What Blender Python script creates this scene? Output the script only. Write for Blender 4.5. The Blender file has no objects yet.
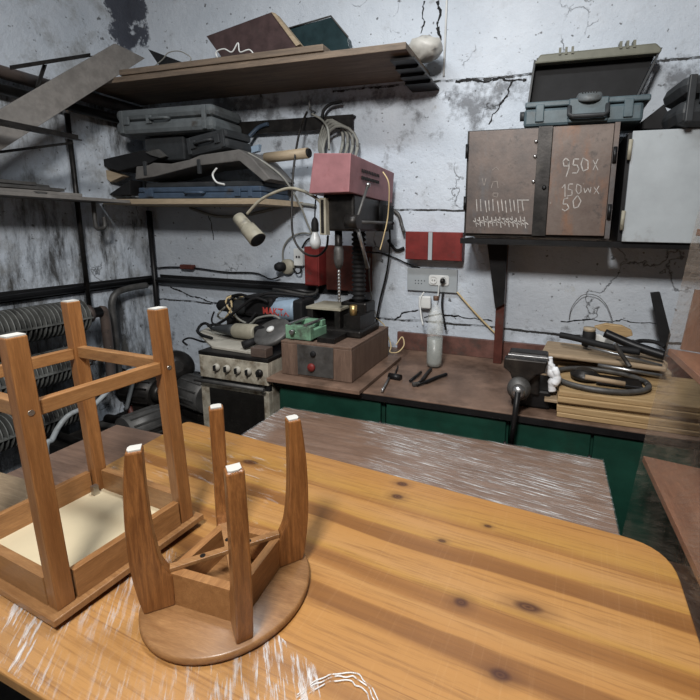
import bpy, bmesh, math, random
from mathutils import Vector, Matrix, Euler
random.seed(7)
S = bpy.context.scene
COL = S.collection
# ------------------------------------------------------------------ camera, world, lights, exposure
FPX, PX, PY, H = 431.0, 409.0, 306.0, 1.62
_pt, _ro, _yw = math.radians(10.2), math.radians(1.0), math.radians(18.0)
_fw = Vector((0, math.cos(_pt), -math.sin(_pt))); _r = Vector((1, 0, 0)); _u = _r.cross(_fw)
_Z = Matrix.Rotation(_yw, 3, 'Z')
CR = _Z @ (_r*math.cos(_ro) + _u*math.sin(_ro)); CU = _Z @ (-_r*math.sin(_ro) + _u*math.cos(_ro)); CF = _Z @ _fw
cam = bpy.data.objects.new('camera', bpy.data.cameras.new('camera')); COL.objects.link(cam)
cam.data.sensor_width = 36; cam.data.lens = FPX/700*36
cam.data.shift_x = (350-PX)/700; cam.data.shift_y = (PY-350)/700
cam.data.clip_start = .05
m = Matrix((CR, CU, -CF)).transposed().to_4x4(); m.translation = (0, 0, H)
cam.matrix_world = m
S.camera = cam
S.view_settings.view_transform = 'Standard'; S.view_settings.look = 'None'
S.view_settings.exposure = 0.0; S.view_settings.gamma = 1; S.view_settings.use_curve_mapping = False
wd = bpy.data.worlds.new('world'); S.world = wd; wd.use_nodes = True
wd.node_tree.nodes['Background'].inputs[0].default_value = (.75, .85, 1, 1)
wd.node_tree.nodes['Background'].inputs[1].default_value = .07
def area(name, loc, target, sx, sy, power, color):
    l = bpy.data.lights.new(name, 'AREA'); l.shape = 'RECTANGLE'; l.size = sx; l.size_y = sy
    l.energy = power; l.color = color
    o = bpy.data.objects.new(name, l); COL.objects.link(o); o.location = loc
    o.rotation_euler = (Vector(target)-Vector(loc)).to_track_quat('-Z', 'Y').to_euler()
    return o
area('ceiling_lamp_light', (-.25, -.5, 3.2), (-.6, 1.6, 1.2), .42, .42, 92, (1, .97, .93))
area('ceiling_tube_light', (-.7, 1.2, 3.35), (-.7, 1.2, 0), 1.1, .2, 34, (.93, .97, 1))

# ray helpers: where a sight line meets a real plane of the room (wall, shelf front, bench top)
def _ray(x, y): return CR*((x-PX)/FPX) - CU*((y-PY)/FPX) + CF
def onY(x, y, Y):
    r = _ray(x, y); return r*(Y/r.y) + Vector((0, 0, H))
def onX(x, y, X):
    r = _ray(x, y); return r*(X/r.x) + Vector((0, 0, H))
def onZ(x, y, Z):
    r = _ray(x, y); return r*((Z-H)/r.z) + Vector((0, 0, H))

# ------------------------------------------------------------------ materials
def nt(name):
    m = bpy.data.materials.new(name); m.use_nodes = True
    return m, m.node_tree.nodes, m.node_tree.links, m.node_tree.nodes['Principled BSDF']
def N(nodes, typ, **kw):
    n = nodes.new(typ)
    for k, v in kw.items(): setattr(n, k, v)
    return n
def ramp(nodes, links, src, stops):
    r = nodes.new('ShaderNodeValToRGB'); links.new(src, r.inputs[0])
    e = r.color_ramp.elements
    while len(e) < len(stops): e.new(.5)
    for i, (p, c) in enumerate(stops):
        e[i].position = p
        if not hasattr(c, '__len__'): c = (c, c, c)
        e[i].color = (*c[:3], 1)
    return r.outputs[0]
def mixc(nodes, links, f, a, b, mode='MIX'):
    n = nodes.new('ShaderNodeMix'); n.data_type = 'RGBA'; n.blend_type = mode
    for i, v in ((0, f), (6, a), (7, b)):
        if isinstance(v, (int, float)): n.inputs[i].default_value = v
        elif isinstance(v, (tuple, list)): n.inputs[i].default_value = (*v[:3], 1)
        else: links.new(v, n.inputs[i])
    return n.outputs[2]
def mth(nodes, links, op, *a):
    n = nodes.new('ShaderNodeMath'); n.operation = op
    for i, v in enumerate(a):
        if isinstance(v, (int, float)): n.inputs[i].default_value = v
        else: links.new(v, n.inputs[i])
    return n.outputs[0]
def noise(nodes, links, scale, detail=6, rough=.6, vec=None, stretch=None, dist=0):
    n = nodes.new('ShaderNodeTexNoise'); n.inputs['Scale'].default_value = scale
    n.inputs['Detail'].default_value = detail; n.inputs['Roughness'].default_value = rough
    n.inputs['Distortion'].default_value = dist
    if vec is None:
        vec = nodes.new('ShaderNodeTexCoord').outputs['Object']
    if stretch:
        mp = nodes.new('ShaderNodeMapping'); mp.inputs['Scale'].default_value = stretch
        links.new(vec, mp.inputs[0]); vec = mp.outputs[0]
    links.new(vec, n.inputs['Vector'])
    return n.outputs['Fac']
def bump(nodes, links, b, h, strength=.3, dist=.01):
    n = nodes.new('ShaderNodeBump'); n.inputs['Strength'].default_value = strength
    n.inputs['Distance'].default_value = dist
    links.new(h, n.inputs['Height']); links.new(n.outputs[0], b.inputs['Normal'])
    return n
def plain(name, col, rough=.6, metal=0, var=.35, scale=14, dirt=None, dirtcol=(.05, .045, .04), bmp=.15):
    """worn surface: colour with noise variation, optional dirt amount 0..1"""
    m, n, l, b = nt(name)
    f = noise(n, l, scale)
    c = ramp(n, l, f, [(.3, tuple(x*(1-var) for x in col)), (.7, tuple(min(1, x*(1+var*.6)) for x in col))])
    if dirt:
        g = ramp(n, l, noise(n, l, scale*.45, 8, .7), [(.62-dirt*.35, 0), (.75-dirt*.25, 1)])
        c = mixc(n, l, g, c, dirtcol)
    l.new(c, b.inputs['Base Color']); b.inputs['Roughness'].default_value = rough; b.inputs['Metallic'].default_value = metal
    b.inputs['Specular IOR Level'].default_value = .3
    bump(n, l, b, noise(n, l, scale*5), bmp, .003)
    return m
def wood(name, c0, c1, grain=(2, 30, 30), scale=3, rough=.45, coat=0, dark=None):
    m, n, l, b = nt(name)
    f = noise(n, l, scale, 5, .6, stretch=grain, dist=.6)
    f2 = noise(n, l, scale*4, 4, .7, stretch=tuple(g*1.5 for g in grain))
    f3 = noise(n, l, 2.5, 3)
    c = ramp(n, l, f, [(.3, c0), (.68, c1)])
    c = mixc(n, l, ramp(n, l, f2, [(.4, .35), (.62, 0)]), c, tuple(x*.45 for x in c0))
    c = mixc(n, l, ramp(n, l, f3, [(.4, 0), (.7, .4)]), c, tuple(x*.75 for x in c1))
    l.new(c, b.inputs['Base Color']); b.inputs['Roughness'].default_value = rough
    b.inputs['Coat Weight'].default_value = coat; b.inputs['Coat Roughness'].default_value = .15
    bump(n, l, b, f2, .12, .002)
    return m

def wall_mat(name, side):
    m, n, l, b = nt(name)
    tc = n.new('ShaderNodeTexCoord').outputs['Object']
    sep = n.new('ShaderNodeSeparateXYZ'); l.new(tc, sep.inputs[0]); X, Y, Z = sep.outputs
    big = noise(n, l, 1.6, 8, .65, tc); med = noise(n, l, 7, 9, .7, tc); fine = noise(n, l, 40, 5, .7, tc)
    c = ramp(n, l, big, [(.3, (.43, .48, .545)), (.7, (.585, .635, .70))])
    c = mixc(n, l, ramp(n, l, med, [(.56, 0), (.78, .5)]), c, (.34, .35, .36))
    # flaked paint, yellowish undercoat
    c = mixc(n, l, ramp(n, l, noise(n, l, 3.3, 9, .72, tc), [(.62, 0), (.66, .35)]), c, (.42, .42, .38))
    # mildew: vertical runs
    runs = noise(n, l, 2.2, 8, .72, tc, stretch=(3.2, 3.2, .8))
    if side == 'left':
        low = ramp(n, l, mth(n, l, 'DIVIDE', Z, 3.0), [(.2, .72), (.42, .66), (.56, .55), (.66, .42), (.76, .62), (.82, .5), (.87, .1), (1, .1)])
        vert = mth(n, l, 'ADD', runs, mth(n, l, 'MULTIPLY', low, .36))
        c = mixc(n, l, ramp(n, l, vert, [(.69, 0), (.84, .93)]), c, (.03, .028, .025))
        c = mixc(n, l, ramp(n, l, noise(n, l, 5, 8, .7, tc), [(.5, 0), (.68, .55)]), c, (.11, .095, .065))
    else:
        low = ramp(n, l, mth(n, l, 'DIVIDE', Z, 3.0), [(.2, .6), (.33, .42), (.37, .15), (.6, .1), (.70, .3), (.80, .75), (.83, .62), (.84, .05), (1, .05)])
        vert = mth(n, l, 'ADD', med, mth(n, l, 'MULTIPLY', low, .3))
        c = mixc(n, l, ramp(n, l, vert, [(.66, 0), (.80, .7)]), c, (.05, .05, .055))
        # faint rust patch and broken patches
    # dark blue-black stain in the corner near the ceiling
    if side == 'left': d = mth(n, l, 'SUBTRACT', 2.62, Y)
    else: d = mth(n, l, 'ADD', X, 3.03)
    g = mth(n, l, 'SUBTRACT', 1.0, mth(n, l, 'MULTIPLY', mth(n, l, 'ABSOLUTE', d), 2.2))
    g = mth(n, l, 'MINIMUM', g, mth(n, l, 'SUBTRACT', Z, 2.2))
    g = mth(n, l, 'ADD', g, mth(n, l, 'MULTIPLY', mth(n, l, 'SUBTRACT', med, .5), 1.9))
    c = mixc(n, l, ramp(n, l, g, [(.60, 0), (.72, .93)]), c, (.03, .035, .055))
    # black spots
    c = mixc(n, l, ramp(n, l, noise(n, l, 26, 2, .5, tc), [(.68, 0), (.73, .8)]), c, (.04, .04, .04))
    c = mixc(n, l, ramp(n, l, noise(n, l, 14, 7, .75, tc, stretch=(1, 1, 2.2)), [(.63, 0), (.69, .75)]), c, (.09, .09, .09))
    # hairline cracks
    v = n.new('ShaderNodeTexVoronoi'); v.feature = 'DISTANCE_TO_EDGE'; v.inputs['Scale'].default_value = 1.7
    dv = n.new('ShaderNodeVectorMath'); dv.operation = 'ADD'
    nn = n.new('ShaderNodeTexNoise'); nn.inputs['Scale'].default_value = 5; nn.inputs['Detail'].default_value = 6; l.new(tc, nn.inputs[0])
    sc = n.new('ShaderNodeVectorMath'); sc.operation = 'SCALE'; sc.inputs['Scale'].default_value = .5
    l.new(nn.outputs['Color'], sc.inputs[0]); l.new(tc, dv.inputs[0]); l.new(sc.outputs[0], dv.inputs[1]); l.new(dv.outputs[0], v.inputs['Vector'])
    cr = mth(n, l, 'MULTIPLY', ramp(n, l, v.outputs[0], [(0, 1), (.008, .2), (.016, 0)]), ramp(n, l, big, [(.55, 0), (.6, .8)]))
    c = mixc(n, l, cr, c, (.03, .03, .03))
    h = mth(n, l, 'ADD', mth(n, l, 'MULTIPLY', med, 1.0), mth(n, l, 'MULTIPLY', fine, .25))
    h = mth(n, l, 'SUBTRACT', h, mth(n, l, 'MULTIPLY', cr, .5))
    if side == 'back':   # slab joints
        for z0, w, amp in ((1.735, .006, .03), (1.02, .007, .05), (2.475, .007, .05)):
            zz = mth(n, l, 'ADD', Z, mth(n, l, 'MULTIPLY', mth(n, l, 'SUBTRACT', big, .5), amp))
            zz = mth(n, l, 'ADD', zz, mth(n, l, 'MULTIPLY', mth(n, l, 'SUBTRACT', med, .5), amp*.7))
            j = mth(n, l, 'LESS_THAN', mth(n, l, 'ABSOLUTE', mth(n, l, 'SUBTRACT', zz, z0)), w)
            j = mth(n, l, 'MULTIPLY', j, ramp(n, l, med, [(.4, .25), (.5, 1)]))
            if z0 > 1.5: j = mth(n, l, 'MULTIPLY', j, mth(n, l, 'GREATER_THAN', X, -1.4))
            c = mixc(n, l, j, c, (.025, .025, .025))
            h = mth(n, l, 'SUBTRACT', h, mth(n, l, 'MULTIPLY', j, .6))
    l.new(c, b.inputs['Base Color']); b.inputs['Roughness'].default_value = .72
    bump(n, l, b, h, .6, .025)
    return m

def pine_mat():
    m, n, l, b = nt('knotty_pine')
    tc = n.new('ShaderNodeTexCoord').outputs['Object']
    mp = n.new('ShaderNodeMapping'); mp.inputs['Rotation'].default_value = (0, 0, math.radians(4.2)); l.new(tc, mp.inputs[0]); rc = mp.outputs[0]
    sep = n.new('ShaderNodeSeparateXYZ'); l.new(rc, sep.inputs[0]); X, Y, Z = sep.outputs
    wob = noise(n, l, 1.2, 3, .5, rc, stretch=(1.2, 1.6, 1))
    yy = mth(n, l, 'ADD', Y, mth(n, l, 'MULTIPLY', mth(n, l, 'SUBTRACT', wob, .5), .05))
    A, B_, G, D, Md = (.45, .225, .066), (.48, .26, .092), (.45, .245, .058), (.20, .084, .024), (.30, .137, .04)
    st = [(.40, B_), (.52, A), (.55, Md), (.60, A), (.69, A), (.705, Md), (.708, D), (.75, D), (.754, A), (.80, B_), (.81, Md), (.835, D), (.85, Md), (.862, G), (.88, B_),
          (.95, A), (.953, D), (.985, D), (1.003, Md), (1.006, G), (1.05, B_), (1.081, A), (1.085, Md), (1.12, G), (1.19, A), (1.257, A), (1.26, Md), (1.30, Md), (1.31, G)]
    c = ramp(n, l, mth(n, l, 'SUBTRACT', yy, .395), [(q-.38, col) for q, col in st])
    # planks
    pw = mth(n, l, 'MULTIPLY', Y, 8.2); fl = mth(n, l, 'FLOOR', pw)
    wn = n.new('ShaderNodeTexWhiteNoise'); wn.noise_dimensions = '1D'; l.new(fl, wn.inputs['W'])
    c = mixc(n, l, ramp(n, l, wn.outputs[0], [(0, .0), (1, .35)]), c, (.37, .165, .045))
    fr = mth(n, l, 'FRACT', pw)
    c = mixc(n, l, mth(n, l, 'MULTIPLY', mth(n, l, 'LESS_THAN', fr, .018), .5), c, (.22, .09, .025))
    g = noise(n, l, 3, 6, .7, rc, stretch=(1.6, 45, 1), dist=.3)
    c = mixc(n, l, ramp(n, l, g, [(.48, 0), (.68, .55)]), c, (.17, .07, .022))
    # cross scratches of the film
    g2 = noise(n, l, 4, 5, .7, rc, stretch=(30, 1.2, 1))
    c = mixc(n, l, ramp(n, l, g2, [(.55, 0), (.8, .10)]), c, (.8, .55, .3))
    for kx, ky, rx, ry in KNOTS:
        dx = mth(n, l, 'DIVIDE', mth(n, l, 'SUBTRACT', n_sep(n, l, tc, 0), kx), rx)
        dy = mth(n, l, 'DIVIDE', mth(n, l, 'SUBTRACT', n_sep(n, l, tc, 1), ky), ry)
        d = mth(n, l, 'SQRT', mth(n, l, 'ADD', mth(n, l, 'MULTIPLY', dx, dx), mth(n, l, 'MULTIPLY', dy, dy)))
        d = mth(n, l, 'ADD', d, mth(n, l, 'MULTIPLY', mth(n, l, 'SUBTRACT', wob, .5), .8))
        c = mixc(n, l, ramp(n, l, mth(n, l, 'DIVIDE', d, 3), [(.06, .98), (.14, .75), (.2, .95), (.3, .7), (.42, .3), (.9, 0)]), c, (.055, .016, .008))
    l.new(c, b.inputs['Base Color']); b.inputs['Roughness'].default_value = .42
    b.inputs['Coat Weight'].default_value = .5; b.inputs['Coat Roughness'].default_value = .22
    bump(n, l, b, noise(n, l, 10, 5, .6, rc, stretch=(5, 1, 1)), .12, .006)
    return m
def n_sep(n, l, vec, i):
    s = n.new('ShaderNodeSeparateXYZ'); l.new(vec, s.inputs[0]); return s.outputs[i]
KNOTS = [(-.422, 1.258, .020, .012), (-.414, 1.187, .020, .012), (-.14, .86, .020, .014), (.008, .898, .034, .014),
         (-.035, .722, .022, .013), (-.118, 1.143, .011, .006), (-.99, 1.20, .03, .012), (-.23, 1.04, .013, .007)]

def film_mat(name, stretch, rot=0, amount=.5, lo=.5, hi=.62, tint=(1, 1, 1), base=.05):
    """stretch film: clear, glossy, with whitish glints painted along the wrinkles"""
    m, n, l, b = nt(name)
    tc = n.new('ShaderNodeTexCoord').outputs['Object']
    mp = n.new('ShaderNodeMapping'); mp.inputs['Rotation'].default_value = rot if isinstance(rot, tuple) else (0, 0, rot); l.new(tc, mp.inputs[0])
    f = noise(n, l, 6, 6, .65, mp.outputs[0], stretch=stretch, dist=.4)
    fac = ramp(n, l, f, [(lo, base), (hi, amount)])  # streak mask: light caught on wrinkles is mixed in as pale colour
    big = ramp(n, l, noise(n, l, 2.3, 4, .6, tc), [(.38, .05), (.6, 1)])
    fac = mth(n, l, 'MULTIPLY', fac, big)
    b.inputs['Base Color'].default_value = (*tint, 1); b.inputs['Roughness'].default_value = .22
    bump(n, l, b, f, .9, .012)
    tr = n.new('ShaderNodeBsdfTransparent'); tr.inputs[0].default_value = (1, 1, 1, 1)
    mx = n.new('ShaderNodeMixShader'); l.new(fac, mx.inputs[0]); l.new(tr.outputs[0], mx.inputs[1]); l.new(b.outputs[0], mx.inputs[2])
    l.new(mx.outputs[0], n['Material Output'].inputs[0])
    return m

M = {}
M['wall_back'] = wall_mat('dirty_whitewash_back', 'back'); M['wall_left'] = wall_mat('dirty_whitewash_left', 'left')
M['ceiling'] = plain('ceiling_whitewash', (.22, .22, .22), .9)
M['floor'] = plain('dirty_concrete', (.09, .085, .08), .85, dirt=.5)
M['wall_plain'] = plain('old_plaster', (.12, .12, .125), .9, dirt=.3)
M['pine'] = pine_mat()
M['veneer'] = wood('brown_veneer', (.15, .088, .06), (.27, .17, .12), (1.2, 16, 16), 3, .38, .4)
M['stool'] = wood('oak_stool_varnish', (.20, .078, .024), (.37, .165, .055), (22, 22, 1.5), 3, .38, .2)
M['stool_board'] = wood('oak_stool_board', (.23, .105, .038), (.38, .20, .082), (3, 26, 20), 3, .4, .12)
M['stool_b'] = wood('oak_stool_rail', (.26, .115, .038), (.42, .21, .08), (18, 2.5, 18), 3, .42, .12)
M['oakdark'] = wood('dark_oak_grain', (.13, .045, .013), (.36, .15, .045), (34, 34, 2.6), 4, .36, .25)
M['cream'] = plain('cream_fibreboard', (.62, .53, .36), .55, var=.08, scale=5, bmp=.02)
M['felt'] = plain('white_felt_pad', (.5, .49, .46), .8, var=.1)
M['screw'] = plain('screw_metal', (.45, .42, .38), .35, .9)
M['benchtop'] = plain('grimy_brown_worktop', (.18, .115, .083), .42, var=.5, scale=5, dirt=.4, dirtcol=(.05, .03, .02))
M['splash'] = plain('brown_painted_board', (.13, .062, .05), .5, var=.4, dirt=.3)
M['green'] = plain('dark_green_paint', (.010, .05, .034), .45, var=.35, scale=6, dirt=.28, dirtcol=(.012, .03, .02))
M['black'] = plain('black_rubber', (.008, .008, .009), .7, var=.4)
M['blackm'] = plain('black_metal', (.012, .012, .013), .4, .3, var=.4)
M['darkmetal'] = plain('dark_oily_metal', (.028, .026, .025), .4, .6, var=.5, dirt=.3)
M['steel'] = plain('worn_steel', (.38, .38, .38), .33, .9, var=.3)
M['greymetal'] = plain('grey_dusty_metal', (.11, .108, .105), .55, .5, var=.4, dirt=.3)
M['rust'] = plain('rusty_brown_steel', (.105, .078, .066), .5, .25, var=.6, scale=6, dirt=.5, dirtcol=(.05, .045, .045))
M['rust2'] = plain('rusty_orange_steel', (.14, .078, .052), .5, .25, var=.65, scale=5, dirt=.5, dirtcol=(.075, .062, .055))
M['rustbrown'] = plain('red_brown_steel', (.10, .03, .022), .5, .1, var=.4, dirt=.2)
M['whitemetal'] = plain('grey_white_enamel', (.34, .37, .39), .45, var=.15, scale=5, dirt=.14, dirtcol=(.14, .13, .11))
M['red'] = plain('faded_red_paint', (.155, .020, .018), .5, var=.3, dirt=.1)
M['pink'] = plain('dusty_red_cover', (.29, .135, .145), .5, .1, var=.25, scale=9, dirt=.12, dirtcol=(.2, .07, .07))
M['pink_shaded'] = plain('dusty_red_cover', (.2, .08, .085), .5, .1, var=.3, scale=9, dirt=.25, dirtcol=(.12, .05, .05))  # cover red again, darkened in colour for its shaded side
M['green_l'] = plain('pale_green_machine_paint', (.16, .30, .20), .5, var=.3, dirt=.35)
M['case_grey'] = plain('grey_plastic_case', (.105, .118, .125), .5, var=.25, dirt=.15)
M['case_dk'] = plain('dark_grey_plastic_case', (.032, .035, .038), .5, var=.3, dirt=.2)
M['case_brown'] = plain('taupe_plastic_case', (.13, .124, .118), .5, var=.25, dirt=.1)
M['case_blue'] = plain('blue_plastic_case', (.05, .075, .115), .45, var=.25, dirt=.15)
M['case_teal'] = plain('bluish_grey_plastic_case', (.065, .095, .11), .45, var=.3, dirt=.15)
M['case_olive'] = plain('olive_grey_plastic_lid', (.14, .14, .11), .5, var=.2)
M['plywood'] = wood('pale_plywood', (.30, .23, .15), (.45, .36, .25), (1, 14, 14), 3, .7)
M['planks'] = wood('yellow_pine_offcut', (.27, .165, .07), (.50, .35, .18), (1.5, 18, 30), 3, .6)
M['planks2'] = wood('aged_board', (.25, .18, .11), (.42, .31, .2), (1.5, 14, 14), 3, .7)
M['shelfwood'] = wood('sooty_shelf_board', (.085, .065, .05), (.21, .155, .11), (1.2, 14, 14), 3, .7)
M['greywood'] = wood('weathered_grey_board', (.15, .14, .13), (.24, .225, .21), (14, 1.2, 1.2), 3, .75)
M['white'] = plain('white_plastic', (.62, .63, .62), .4, var=.15, dirt=.08)
M['enamel'] = plain('grimy_cream_enamel', (.42, .39, .32), .45, var=.35, scale=16, dirt=.5, dirtcol=(.10, .07, .04))
M['enamel2'] = plain('grimy_grey_board', (.40, .38, .33), .5, var=.25, scale=9, dirt=.18)
M['ovenglass'] = plain('black_oven_glass', (.012, .011, .010), .25, var=.4, dirt=.1)
M['beige'] = plain('beige_plastic', (.30, .28, .22), .5, var=.25, dirt=.15)
M['cable_g'] = plain('grey_cable', (.22, .22, .20), .5, var=.2)
M['cable_y'] = plain('yellowed_cable', (.55, .43, .24), .5, var=.2)
M['chalk'] = plain('chalk_white', (.40, .38, .36), .9, var=.5, scale=60, bmp=0)
M['chalk_f'] = plain('faint_chalk', (.25, .22, .20), .9, var=.3, scale=60, bmp=0)
M['rag'] = plain('white_rag', (.75, .77, .8), .8, var=.15)
M['bag'] = plain('crumpled_polythene', (.42, .41, .38), .35, var=.2)
M['boxwood'] = wood('grimy_brown_box_wood', (.10, .062, .045), (.20, .13, .095), (12, 12, 1.5), 3, .6)
M['darkbrown'] = plain('dark_brown_board', (.06, .038, .038), .5, var=.4, dirt=.2)
M['tealbox'] = plain('dark_teal_box', (.018, .035, .04), .3, var=.3)
M['redletter'] = plain('red_lettering', (.45, .06, .05), .5, var=.1)
M['paleblue'] = plain('pale_blue_plastic', (.25, .33, .42), .4, var=.2, dirt=.15)
M['brass'] = plain('brass', (.6, .42, .18), .35, .8)
M['fins'] = plain('painted_iron_fins', (.2, .205, .195), .6, .2, var=.4, scale=10, dirt=.4, dirtcol=(.03, .03, .03))
M['panelbrown'] = wood('furniture_brown_panel', (.19, .085, .05), (.30, .15, .09), (10, 1.5, 10), 3, .4, .3)
M['panelbrown2'] = wood('furniture_brown_panel_upright', (.16, .085, .055), (.25, .14, .095), (10, 3, 1.5), 3, .4, .3)
M['film'] = film_mat('stretch_film', (19, 1.7, 1), math.radians(-40), .8, .51, .62, base=.03)
M['film_brown'] = film_mat('stretch_film_side', (1.6, 30, 1), math.radians(8), .9, .51, .66, base=.08)
M['film_edge'] = film_mat('stretch_film_edge', (8, 8, 1), 0, .8, .42, .5)
M['film_unit'] = film_mat('stretch_film_upright', (1, 1.2, 13), (math.radians(35), 0, 0), .42, .42, .68, base=.17, tint=(.34, .28, .23))
def glassm(name, col, rough=.05, ior=1.3):
    m, n, l, b = nt(name); b.inputs['Transmission Weight'].default_value = 1
    b.inputs['Base Color'].default_value = (*col, 1); b.inputs['Roughness'].default_value = rough; b.inputs['IOR'].default_value = ior
    bump(n, l, b, noise(n, l, 20), .2, .01)
    return m
M['pet'] = film_mat('clear_bottle_plastic', (2, 2, 2), 0, .42, .4, .62, (.75, .78, .75), .12)
M['water'] = plain('cloudy_liquid', (.25, .26, .245), .3, var=.2)
M['bulb'] = plain('frosted_bulb', (.5, .52, .53), .25, var=.05)

def rusty(name, a, b_, spots):
    m, n, l, b = nt(name)
    c = ramp(n, l, noise(n, l, 5, 9, .7), [(.35, a), (.62, b_)])
    c = mixc(n, l, ramp(n, l, noise(n, l, 3, 8, .7, stretch=(1.6, 1, .6)), [(.5, 0), (.62, .75)]), c, spots)
    c = mixc(n, l, ramp(n, l, noise(n, l, 18, 8, .75), [(.56, 0), (.66, .7)]), c, (.035, .028, .025))
    c = mixc(n, l, ramp(n, l, noise(n, l, 30, 4, .6), [(.70, 0), (.74, .7)]), c, (.33, .30, .27))
    l.new(c, b.inputs['Base Color']); b.inputs['Roughness'].default_value = .5; b.inputs['Metallic'].default_value = .15
    bump(n, l, b, noise(n, l, 30, 8, .7), .25, .004); return m
M['rust'] = rusty('rusty_brown_steel', (.055, .045, .042), (.115, .085, .072), (.085, .085, .09))
M['rust2'] = rusty('rusty_orange_steel', (.075, .05, .04), (.125, .095, .08), (.17, .075, .035))
# ------------------------------------------------------------------ mesh helpers
class MB:
    def __init__(s): s.bm = bmesh.new()
    def box(s, x0, x1, y0, y1, z0, z1, rot=None, piv=None):
        vs = bmesh.ops.create_cube(s.bm, size=1)['verts']
        for v in vs:
            v.co = Vector((x0+(v.co.x+.5)*(x1-x0), y0+(v.co.y+.5)*(y1-y0), z0+(v.co.z+.5)*(z1-z0)))
        if rot:
            p = Vector(piv) if piv else Vector(((x0+x1)/2, (y0+y1)/2, (z0+z1)/2)); R = Euler(rot).to_matrix()
            for v in vs: v.co = R @ (v.co-p) + p
        return s
    def cyl(s, p0, p1, r0, r1=None, seg=20, caps=True):
        p0, p1 = Vector(p0), Vector(p1); r1 = r0 if r1 is None else r1
        d = p1-p0; q = d.to_track_quat('Z', 'Y').to_matrix()
        A = []; B = []
        for i in range(seg):
            a = 2*math.pi*i/seg; e = q @ Vector((math.cos(a), math.sin(a), 0))
            A.append(s.bm.verts.new(p0+e*r0)); B.append(s.bm.verts.new(p1+e*r1))
        for i in range(seg):
            j = (i+1) % seg; f = s.bm.faces.new((A[i], A[j], B[j], B[i])); f.smooth = True
        if caps: s.bm.faces.new(A[::-1]); s.bm.faces.new(B)
        return s
    def lathe(s, prof, o=(0, 0, 0), axis=(0, 0, 1), seg=28):
        o = Vector(o); q = Vector(axis).to_track_quat('Z', 'Y').to_matrix(); rings = []
        for r, z in prof:
            rings.append([s.bm.verts.new(o + q @ Vector((max(r, 1e-4)*math.cos(2*math.pi*i/seg), max(r, 1e-4)*math.sin(2*math.pi*i/seg), z))) for i in range(seg)])
        for a, b in zip(rings, rings[1:]):
            for i in range(seg):
                j = (i+1) % seg; f = s.bm.faces.new((a[i], a[j], b[j], b[i])); f.smooth = True
        s.bm.faces.new(rings[0][::-1]); s.bm.faces.new(rings[-1])
        return s
    def tube(s, pts, r, seg=8, smooth=True):
        pts = [Vector(p) for p in pts]
        if smooth and len(pts) > 2: pts = crom(pts)
        rings = []; up = Vector((0, 0, 1)); prev = None
        for i, p in enumerate(pts):
            t = (pts[min(i+1, len(pts)-1)] - pts[max(i-1, 0)]).normalized()
            if prev is None: a = t.orthogonal().normalized()
            else:
                a = prev - t*prev.dot(t); a = a.normalized() if a.length > 1e-6 else t.orthogonal().normalized()
            prev = a; b = t.cross(a); rr = r[i*(len(r)-1)//max(1, len(pts)-1)] if hasattr(r, '__len__') else r
            rings.append([s.bm.verts.new(p + a*rr*math.cos(2*math.pi*k/seg) + b*rr*math.sin(2*math.pi*k/seg)) for k in range(seg)])
        for A, B in zip(rings, rings[1:]):
            for k in range(seg):
                j = (k+1) % seg; f = s.bm.faces.new((A[k], A[j], B[j], B[k])); f.smooth = True
        s.bm.faces.new(rings[0][::-1]); s.bm.faces.new(rings[-1])
        return s
    def prism(s, pts, vec):
        """closed polygon pts (3D) extruded by vec"""
        vec = Vector(vec); A = [s.bm.verts.new(Vector(p)) for p in pts]; B = [s.bm.verts.new(Vector(p)+vec) for p in pts]
        n = len(A); s.bm.faces.new(A[::-1]); s.bm.faces.new(B)
        for i in range(n): s.bm.faces.new((A[i], A[(i+1) % n], B[(i+1) % n], B[i]))
        return s
    def xf(s, loc=(0, 0, 0), rot=(0, 0, 0), sc=1):
        mt = Matrix.Translation(loc) @ Euler(rot).to_matrix().to_4x4() @ Matrix.Scale(sc, 4)
        s.bm.transform(mt); return s
    def build(s, name, mat, parent=None, bevel=0, kind=None, label=None, mw=None, sub=0):
        bmesh.ops.recalc_face_normals(s.bm, faces=s.bm.faces)
        me = bpy.data.meshes.new(name); s.bm.to_mesh(me); s.bm.free()
        me.materials.append(M[mat] if isinstance(mat, str) else mat)
        o = bpy.data.objects.new(name, me); COL.objects.link(o)
        if parent:
            o.parent = parent
            # coordinates are given in world space unless the parent is a local thing
            root = parent
            while root.parent: root = root.parent
            if not root.get('_local'):
                o.matrix_parent_inverse = world_of(parent).inverted()
        if bevel:
            b = o.modifiers.new('bevel', 'BEVEL'); b.width = bevel; b.segments = 2; b.limit_method = 'ANGLE'
        if sub:
            b = o.modifiers.new('sub', 'SUBSURF'); b.levels = sub; b.render_levels = sub
        if kind: o['kind'] = kind
        if label: o['label'] = label
        return o
def world_of(o):
    mt = o.matrix_basis.copy()
    while o.parent:
        mt = o.parent.matrix_basis @ o.matrix_parent_inverse @ mt; o = o.parent
    return mt
def crom(p, n=8):
    out = []
    for i in range(len(p)-1):
        a, b, c, d = p[max(i-1, 0)], p[i], p[i+1], p[min(i+2, len(p)-1)]
        for k in range(n):
            t = k/n
            out.append(.5*((2*b)+(-a+c)*t+(2*a-5*b+4*c-d)*t*t+(-a+3*b-3*c+d)*t**3))
    out.append(p[-1]); return out
def thing(name, label, cat, loc=(0, 0, 0), group=None, rot=(0, 0, 0), local=False):
    o = bpy.data.objects.new(name, None); COL.objects.link(o); o.location = loc; o.rotation_euler = rot
    o.empty_display_size = .1
    o['label'] = label; o['category'] = cat
    if group: o['group'] = group
    if local: o['_local'] = 1
    return o
def tag(o, label, cat, group=None):
    o['label'] = label; o['category'] = cat
    if group: o['group'] = group
    return o
def struct(o): o['kind'] = 'structure'; return o
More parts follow.
